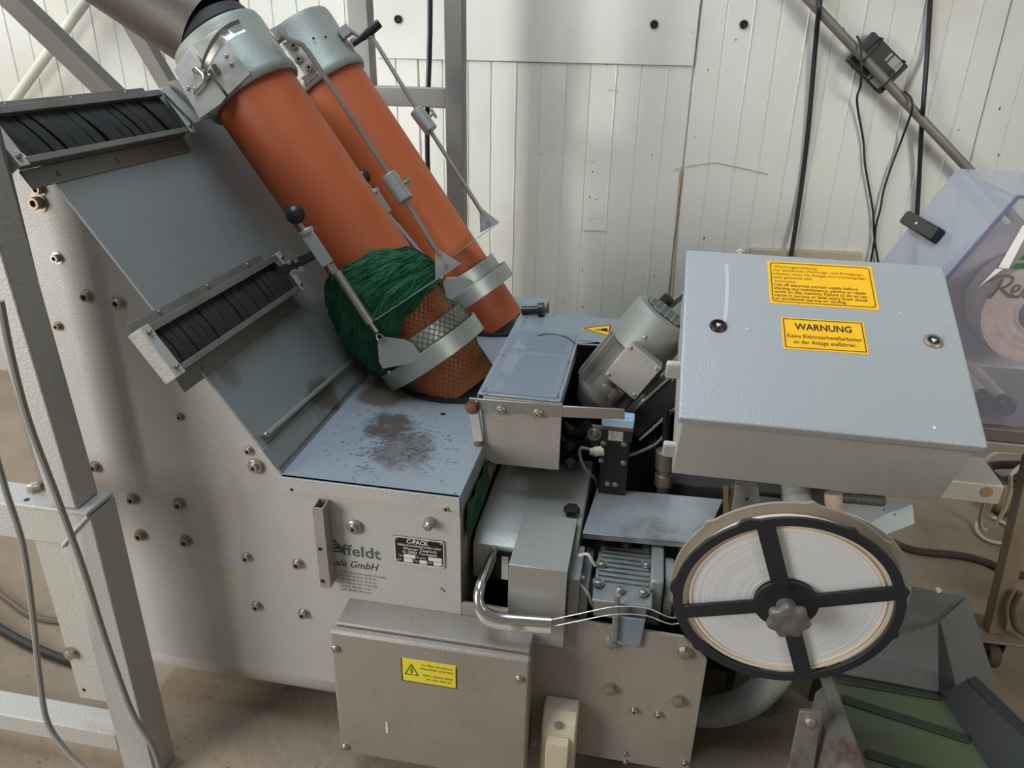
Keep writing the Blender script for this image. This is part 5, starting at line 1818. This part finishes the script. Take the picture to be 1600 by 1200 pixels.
# left wall seen from outside
la, lb_ = W(1300, 1060, z=BZ + 0.06), W(1352, 1200, z=BZ + 0.06)
lb_ = la + (lb_ - la) * 1.9
mb = MB()
l0q = W(1274, 1082, y=la.y)
lbq = la + (lb_ - la) / 1.9
l1q = W(1304, 1200, y=lbq.y)
l1q = l0q + (l1q - l0q) * 1.9
mb.prism([la, lb_, l1q, l0q], V((0.004, 0, -0.003)))
mb.prism([l0q, l1q, l1q - V((0, 0, 0.10)), l0q - V((0, 0, 0.10))], V((0.004, 0, 0)))
mb.prism([la, lb_, lb_ - V((0.022, 0, 0.002)), la - V((0.022, 0, 0.002))], V((0, 0, -0.004)))
sw_ = mb.build('side_wall', rusty, cv_, bevel=0.0008, label='scuffed rusty steel side wall')
ba, bb = W(1250, 1112, y=1.10), W(1284, 1112, y=1.10)
mb = MB()
mb.prism([ba, bb, W(1272, 1200, y=1.10), W(1272, 1200, y=1.10) + V((-0.01, 0, -0.25)), W(1232, 1200, y=1.10) + V((-0.02, 0, -0.25)), W(1232, 1200, y=1.10)], (0, 0.008, 0))
brk = mb.build('end_bracket', rusty, cv_, bevel=0.001)
put(HEX, 'hex_bolt', brk, W(1266, 1129, y=1.10), FN, 0.75)
for qx in (la + V((0.01, -0.04, 0)), wa + V((-0.01, -0.04, 0))):
    MB().box(qx.x - 0.02, qx.x + 0.02, qx.y - 0.02, qx.y + 0.02, 0, BZ - 0.03).build('leg', conv_dark, cv_, bevel=0.002)
# inlet chute
ic = thing('inlet_chute', 'grey green folded sheet chute at the far end of the green conveyor', 'chute', (0.6, 1.35, 0.28))
t0_, t1_ = W(1385, 908, z=0.40), W(1511, 933, z=0.40)
m0_, m1_ = W(1372, 1028, z=0.325), W(1466, 1050, z=0.325)
e0_, e1q = W(1340, 1056, z=BZ + 0.012), W(1466, 1080, z=BZ + 0.012)
k_ = W(1467, 973, z=0.375)
t0_ = t0_ + (t0_ - t1_) * 0.6
m0_ = m0_ + (m0_ - m1_) * 0.5
e0_ = e0_ + (e0_ - e1q) * 0.3
mb = MB()
mb.prism([t0_, t1_, k_, m1_, m0_], (0, 0, -0.003))
mb.prism([m0_, m1_, e1q, e0_], (0, 0, -0.003))
mb.build('slide_sheet', conv_grey, ic)
r1q, r2q, r3q = W(1511, 933, z=0.402), W(1556, 1072, z=0.235), W(1498, 1082, z=0.30)
mb = MB()
mb.prism([k_ + V((0, 0, .002)), r1q, r2q, r3q, W(1490, 1070, z=0.31)], (0.003, 0, -0.002))
mb.build('wing_sheet', conv_grey, ic)
mb = MB()
mb.prism([k_ + V((0, 0, .002)), W(1490, 1070, z=0.31), W(1500, 1110, z=0.30), e1q + V((0.001, 0, 0)), m1_], (0.003, 0, 0))
mb.build('inner_sheet', conv_dark, ic)
mb = MB()
mb.lathe(W(1466, 922, z=0.402), (0, 0, 1), [(0.006, -0.004), (0.006, 0.003)], 10)
mb.build('rivet', white_m, ic)
mb = MB()
mb.prism([t0_ + V((0, 0.002, -0.004)), t1_ + V((0, 0.002, -0.004)), t1_ + V((0, 0.002, -0.4)), t0_ + V((0, 0.002, -0.4))], (0, 0.003, 0))
mb.build('support_sheet', conv_dark, ic)

# ================================================================== HOSES below
def hose(name, label, pts, r, m, ribs, n=10):
    path = smoothpath(pts, n)
    # resample by length
    L = [0]
    for p, q in zip(path[:-1], path[1:]):
        L.append(L[-1] + (q - p).length)
    tot = L[-1]
    out, rad = [], []
    j = 0
    N_ = ribs * 4
    for i in range(N_ + 1):
        s_ = tot * i / N_
        while j < len(L) - 2 and L[j + 1] < s_:
            j += 1
        f = (s_ - L[j]) / max(L[j + 1] - L[j], 1e-9)
        out.append(lerp(path[j], path[j + 1], f))
        rad.append(r * (1.0 if i % 4 in (0, 1) else 0.88))
    mb = MB()
    mb.tube(out, rad, 18)
    return tag(mb.build(name, m, smooth=60), label, 'hose')


hose('corrugated_hose', 'thick grey corrugated hose curving up off the floor below the wire spool', [W(1075, 1110, y=1.36), W(1120, 1112, y=1.35), W(1175, 1092, y=1.34), W(1215, 1050, y=1.34), W(1235, 1000, y=1.36), W(1240, 950, y=1.4)], 0.034, hose_m, 90)
hose('corrugated_hose', 'wide grey ribbed hose standing behind the top of the wire spool', [W(1243, 745, y=1.44), W(1244, 770, y=1.43), W(1250, 800, y=1.40), W(1262, 850, y=1.36)], 0.029, hose_m, 26)
hose('corrugated_hose', 'thin dark ribbed hose running below the control box behind the beige pipe', [W(1262, 768, y=1.52), W(1300, 776, y=1.53), W(1345, 780, y=1.54), W(1380, 783, y=1.55)], 0.012, mat('dark ribbed hose', rgb(96, 96, 90), 0.5), 30)
pf_ = thing('pipe_fitting', 'beige plastic pipe fitting hanging below the control box behind the spool', 'fitting', W(1304, 825, y=1.42))
a_, b_ = W(1302, 770, y=1.40), W(1304, 828, y=1.38)
d_ = (b_ - a_).normalized()
n_ = (b_ - a_).length
MB().lathe(a_, d_, [(0.017, 0), (0.017, n_ * .3), (0.015, n_ * .34), (0.0155, n_ * .5), (0.017, n_ * .52), (0.017, n_ * .7), (0.013, n_ * .74), (0.013, n_ * 1.6)], 18).build('body', mat('beige pinkish plastic', rgb(196, 176, 154), 0.5), pf_)
MB().box((a_ + b_).x / 2 - 0.006, (a_ + b_).x / 2 + 0.006, (a_ + b_).y / 2 - 0.0185, (a_ + b_).y / 2 - 0.016, lerp(a_, b_, .7).z, lerp(a_, b_, .5).z).build('paper_tag', white_m, pf_)

fs = thing('folded_sheet', 'pale blue folded sheet metal guide between spool and control box', 'guide', W(1340, 820, y=1.42))
mb = MB()
fzz = 0.52
P_ = [W(x, y, z=fzz) for x, y in ((1314, 800), (1348, 782), (1424, 787), (1384, 802), (1342, 825), (1314, 820))]
mb.prism(P_, (0, 0, -0.003))
q_ = [P_[4], P_[3], P_[2]]
mb.prism([q_[0], q_[1], q_[1] + V((0.012, -.01, -0.045)), q_[0] + V((0.012, -.01, -0.045))], (0.002, -0.002, 0))
mb.prism([q_[1], q_[2], q_[2] + V((0.012, -.01, -0.045)), q_[1] + V((0.012, -.01, -0.045))], (0.002, -0.002, 0))
mb.build('sheet', paint_table if False else mat('pale blue sheet', rgb(196, 206, 210), 0.4, 0.1), fs)
put(HOLE, 'hole', fs, W(1381, 797, z=fzz + .0003), (0, 0, 1), 0.6)
MB().bar(P_[1] + V((0.05, -0.02, -0.005)), V((P_[1].x + 0.05, P_[1].y - 0.02, 0.0)), 0.03, 0.03, (0, 1, 0)).build('support_post', paint_stand, fs)

# ================================================================== DISPENSER under a clear cover, right
DY0, DY1 = 1.75, 2.117
dz1, dxs = 1.217, 0.737
dp = thing('label_dispenser', 'machine with tilted clear plastic cover and black handle behind the control box', 'dispenser', (1.0, 1.9, 0.58))
sx, sz = 0.09 / 0.174, 1
zlow = 0.90
xlow = dxs - (dz1 - zlow) * sx
th = 0.005


def sheet(pts, vec):
    return MB().prism(pts, vec)


xr_ = 1.32
sn_ = V((-1, 0, sx)).normalized()
sheet([(dxs, DY0, dz1), (xlow, DY0, zlow), (xlow, DY1, zlow), (dxs, DY1, dz1)], sn_ * -th).build('sloped_pane', pane_slope, dp)
sheet([(dxs, DY0, dz1), (dxs, DY1, dz1), (xr_, DY1, dz1), (xr_, DY0, dz1)], (0, 0, -th)).build('top_pane', pane_slope, dp)
zb0 = W(1540, 662, y=DY0).z
sheet([(dxs + .003, DY0, dz1 - th), (xlow + .003, DY0, zlow), (xlow + .003, DY0, zb0), (xr_, DY0, zb0), (xr_, DY0, dz1 - th)], (0, th, 0)).build('front_pane', cover_clear, dp)
sheet([(xlow, DY0, zlow), (xlow, DY1, zlow), (xlow, DY1, zb0), (xlow, DY0, zb0)], (th, 0, 0)).build('side_pane', cover_clear, dp)
mb = MB()
mb.bar((dxs, DY0 - .001, dz1), (xlow, DY0 - .001, zlow), 0.007, 0.007, (0, 1, 0))
mb.bar((dxs, DY0 - .001, dz1), (xr_, DY0 - .001, dz1), 0.006, 0.006, (0, 1, 0))
mb.build('glued_edge', mat('dark violet glued edge', rgb(104, 104, 130), 0.3), dp)
hpn = (V((dxs, DY0, dz1)), sn_)
h0_, h1_ = W(1424, 345, pl=hpn), W(1470, 372, pl=hpn)
mb = MB()
dh = (h1_ - h0_).normalized()
mb.obox((h0_ + h1_) / 2 + sn_ * 0.012, dh, dh.cross(sn_), sn_, (h1_ - h0_).length / 2 + .006, 0.018, 0.013)
hnd = mb.build('handle', black, dp, bevel=0.006)
mb = MB()
mb.ball((h0_ + h1_) / 2 + sn_ * 0.024 + dh * -.002, 0.006, 12)
mb.build('handle_screw', bolt_m, hnd)
MB().box(xlow - 0.02, xr_ + .02, DY0 - 0.015, DY1 + 0.02, zb0 - 0.035, zb0 - 0.004).build('base_rail', mat('brown grey base rail', rgb(112, 104, 98), 0.45, 0.4), dp, bevel=0.002)
MB().box(xlow - 0.02, xr_ + .02, DY0 - 0.02, DY0 + 0.03, zb0 - 0.06, zb0 - 0.037).build('lower_rail', mat('beige grey rail', rgb(140, 132, 118), 0.5, 0.2), dp, bevel=0.002)
# print on the front pane: script initials and green stripes
fp = lambda px, py: W(px, py, y=DY0 - 0.0006)
mb = MB()


PXN = [0]


def pxstroke(mb, pts, w_, y_):
    """one brush stroke of print as a flat ribbon"""
    PXN[0] += 1
    y_ -= 0.00008 * PXN[0]
    pts = smoothpath([W(x, y, y=y_) for x, y in pts], 4)
    n_ = len(pts)
    prev = None
    for i in range(n_):
        d_ = (pts[min(i + 1, n_ - 1)] - pts[max(i - 1, 0)]).normalized()
        s_ = V((-d_.z, 0, d_.x)) * w_ / 2
        cur = (mb.bm.verts.new(pts[i] - s_), mb.bm.verts.new(pts[i] + s_))
        if prev:
            mb.bm.faces.new((prev[0], cur[0], cur[1], prev[1]))
        prev = cur


pxstroke(mb, [(1567, 436), (1560, 448), (1551, 460), (1545, 466)], 0.0075, DY0 - .0007)
pxstroke(mb, [(1547, 440), (1556, 434), (1570, 431), (1582, 434), (1580, 442), (1569, 449), (1560, 450)], 0.0065, DY0 - .0007)
pxstroke(mb, [(1563, 450), (1570, 457), (1578, 463), (1586, 463)], 0.0075, DY0 - .0007)
pxstroke(mb, [(1583, 456), (1591, 453), (1593, 447), (1586, 447), (1581, 455), (1583, 463), (1590, 464), (1597, 459)], 0.006, DY0 - .0007)
pxstroke(mb, [(1597, 460), (1604, 448), (1606, 456), (1602, 464), (1597, 463)], 0.006, DY0 - .0007)
mb.build('script_lettering', mat('brown grey print', rgb(98, 92, 86), 0.5), dp)
mb = MB()
for y0, y1, x0 in ((397, 406, 1592), (411, 420, 1580)):
    mb.face([fp(x0, y1), fp(1660, y1 + 2), fp(1660, y0 + 2), fp(x0 + 8, y0)])
mb.build('green_stripe', green_p, dp)
mb = MB()
mb.face([fp(1560, 418), fp(1576, 420), fp(1612, 350), fp(1598, 352)])
mb.face([fp(1528, 450), fp(1540, 440), fp(1568, 420), fp(1556, 420)])
mb.build('white_stripe', white_m, dp)

# paper roll and rollers inside
rc = W(1624, 490, y=1.84)
pr = thing('paper_roll', 'beige paper roll on a dark core inside the clear dispenser cover', 'roll', rc)
mb = MB()
prof = [(0.042, 0.0)]
r = 0.042
random.seed(2)
while r < 0.112:
    prof += [(r + 0.001, random.uniform(-0.001, 0.001)), (r + 0.006, random.uniform(-0.0012, 0.001))]
    r += 0.009
prof += [(0.12, 0.0), (0.12, -0.11), (0.042, -0.11)]
mb.lathe(rc, (0, -1, 0), prof, 64, cap=False)
mb.build('paper', paper, pr)
mb = MB()
mb.lathe(rc, (0, -1, 0), [(0.012, 0.012), (0.040, 0.004), (0.0415, 0.0), (0.0415, -0.1)], 32)
mb.build('core', dark_core, pr)
dsk = thing('roll_flange', 'clear round flange behind the beige paper roll in the dispenser', 'flange', rc + V((0, 0.13, -0.18)))
mb = MB()
mb.lathe(rc + V((0, 0.125, 0)), (0, 1, 0), [(0.012, 0), (0.185, 0), (0.185, 0.004), (0.012, 0.004)], 64)
mb.build('disc', mat('milky flange', rgb(176, 170, 168), 0.4), dsk)
for i, (px, py, lb_) in enumerate(((1540, 628, 'left'), (1572, 636, 'right'))):
    c = W(px, py, y=1.80)
    gp = thing('guide_roller', 'white guide roller with black end, %s of the pair inside the dispenser base' % lb_, 'roller', c)
    MB().cyl(c + V((0, 0.01, 0)), c + V((0, 0.27, 0)), 0.019, 20).build('tube', cable_w, gp)
    MB().lathe(c, (0, -1, 0), [(0.021, -0.03), (0.023, -0.02), (0.023, 0.0), (0.017, 0.008), (0.017, 0.012)], 16).build('end_cap', blackm, gp)

# ================================================================== CASTER STAND and clutter on the right
y7 = 1.74
px0, px1 = W(1549, 975, y=y7), W(1583, 980, y=y7)
cs_ = thing('caster_stand', 'grimy steel leg with foot plate and swivel caster under the dispenser', 'stand', (px0.x, y7, 0))
zpl = W(1560, 992, y=y7).z
lt_ = W(1589, 800, y=y7)
lv_ = (lt_ - V((px0.x, y7, zpl))) * ((zb0 - 0.062 - zpl) / (lt_.z - zpl))
MB().prism([(px0.x, y7, zpl), (px0.x + 0.04, y7, zpl), (px0.x + 0.04, y7 + 0.04, zpl), (px0.x, y7 + 0.04, zpl)], (lv_.x, 0, lv_.z)).build('leg', tan_in, cs_, bevel=0.003)
MB().box(px0.x - 0.03, px0.x + 0.085, y7 - 0.03, y7 + 0.08, zpl - 0.008, zpl).build('foot_plate', tan_in, cs_, bevel=0.002)
wc = V((px0.x + 0.028, y7 + 0.01, 0.035))
mb = MB()
mb.lathe(wc - V((0.014, 0, 0)), (1, 0, 0), [(0.012, 0), (0.033, 0), (0.035, 0.004), (0.035, 0.024), (0.033, 0.028), (0.012, 0.028)], 28)
mb.build('wheel', mat('grimy caster wheel', rgb(74, 66, 54), 0.7), cs_)
mb = MB()
for sx_ in (-0.02, 0.017):
    mb.prism([wc + V((sx_, -0.012, -0.008)), wc + V((sx_, 0.012, -0.008)), V((wc.x + sx_, wc.y + 0.03, zpl - 0.008)), V((wc.x + sx_, wc.y - 0.022, zpl - 0.008))], (0.003, 0, 0))
mb.build('fork', conv_dark, cs_)
# matching leg further right, out of frame, holds the other end
MB().box(1.27, 1.315, y7, y7 + 0.045, 0, zb0 - 0.062).build('leg', tan_in, cs_, bevel=0.003)
MB().box(0.70, 0.74, DY1 - 0.05, DY1, 0, zb0 - 0.037).build('leg', tan_in, cs_, bevel=0.003)

cable('floor_cable', [W(1366, 828, z=0.012), W(1385, 842, z=0.012), W(1430, 860, z=0.012), W(1500, 868, z=0.012), W(1545, 880, z=0.012), W(1572, 893, z=0.012), W(1640, 905, z=0.012)], 0.012, mat('dark brown cable', rgb(66, 54, 44), 0.6), 'dark brown cable lying across the floor right of the spool')
cable('loose_cable', [W(1538, 722, z=0.35), W(1556, 708, z=0.36), W(1590, 708, z=0.36), W(1640, 715, z=0.35)], 0.006, cable_w, 'dirty white cable arching below the dispenser rail')
cable('loose_cable', [W(1541, 775, z=0.30), W(1533, 800, z=0.2), W(1532, 820, z=0.1), W(1541, 828, z=0.06), W(1556, 818, z=0.1), W(1572, 790, z=0.18), W(1579, 760, z=0.26), W(1580, 742, z=0.32), W(1598, 725, z=0.34)], 0.006, cable_w, 'dirty white cable hanging in a narrow loop beside the box arm end')
cable('loose_cable', [W(1552, 770, z=0.2), W(1545, 795, z=0.1), W(1527, 815, z=0.02), W(1528, 832, z=0.01), W(1545, 845, z=0.01), W(1572, 848, z=0.01), W(1584, 838, z=0.01), W(1572, 820, z=0.01), W(1550, 808, z=0.015)], 0.006, cable_w, 'dirty white cable coiled on the floor behind the caster leg')
cable('leg_cable', [W(1594, 925, y=1.72), W(1584, 945, y=1.72), W(1583, 965, y=1.72), W(1590, 983, y=1.72), W(1612, 995, y=1.72)], 0.008, cable_b, 'brown cable bulging beside the caster leg')
for i, (r_, yo) in enumerate(((0.10, 0.0), (0.13, 0.03))):
    c = W(1590, 770, z=0.05) + V((0.06, yo, 0.012 + 0.03 * i))
    mb = MB()
    mb.tube([c + V((r_ * 1.2 * math.cos(u), r_ * math.sin(u), 0.014 * math.sin(2 * u + i))) for u in [k * 2 * math.pi / 40 for k in range(40)]], 0.016, 10, closed=True)
    tag(mb.build('hose_coil', cable_k), 'black hose coil on the floor under the dispenser, %s of two turns' % ('lower' if i == 0 else 'upper'), 'hose')
mb = MB()
c = W(1583, 742, z=0.16)
rs = []
random.seed(9)
for i in range(9):
    th_ = math.pi * i / 8
    rs.append([c + V((math.cos(a_) * math.sin(th_) * 0.05, math.sin(a_) * math.sin(th_) * 0.045, -math.cos(th_) * 0.055)) * (1 + 0.22 * noise.noise(V((math.cos(a_) * 2, math.sin(a_) * 2, i * 0.7)))) * 1.0 for a_ in [k * 2 * math.pi / 14 for k in range(14)]])
    if i in (0, 8):
        rs[-1] = [c + V((0.004 * math.cos(k), 0.004 * math.sin(k), -math.cos(th_) * 0.05)) for k in [k * 2 * math.pi / 14 for k in range(14)]]
mb.rings(rs)
_l = mb.build('dusty_lump', lump_m, smooth=50)
_l.location.z = 0.0
tag(_l, 'dusty tan lump lying among black hoses under the dispenser', 'lump')

# crumbs and pebbles on the floor in front
mb = MB()
random.seed(21)
for i in range(160):
    px, py = random.choice(((random.uniform(255, 520), random.uniform(1085, 1200)), (random.uniform(0, 170), random.uniform(900, 1200)), (random.uniform(1090, 1240), random.uniform(1100, 1200)), (random.uniform(1440, 1600), random.uniform(830, 1100))))
    c = W(px, py, z=0)
    if c.y > 3:
        continue
    s_ = random.uniform(0.0004, 0.0018)
    a_ = random.uniform(0, 3)
    mb.obox(c + V((0, 0, s_ * .5)), (math.cos(a_), math.sin(a_), 0), (-math.sin(a_), math.cos(a_), 0), (0, 0, 1), s_ * random.uniform(.8, 1.4), s_, s_ * .6)
tag(mb.build('floor_grit', mat('grit', rgb(150, 134, 112), 0.9), origin=(0, 1, 0), kind='stuff'), 'loose grit and crumbs scattered over the dusty concrete floor', 'grit')
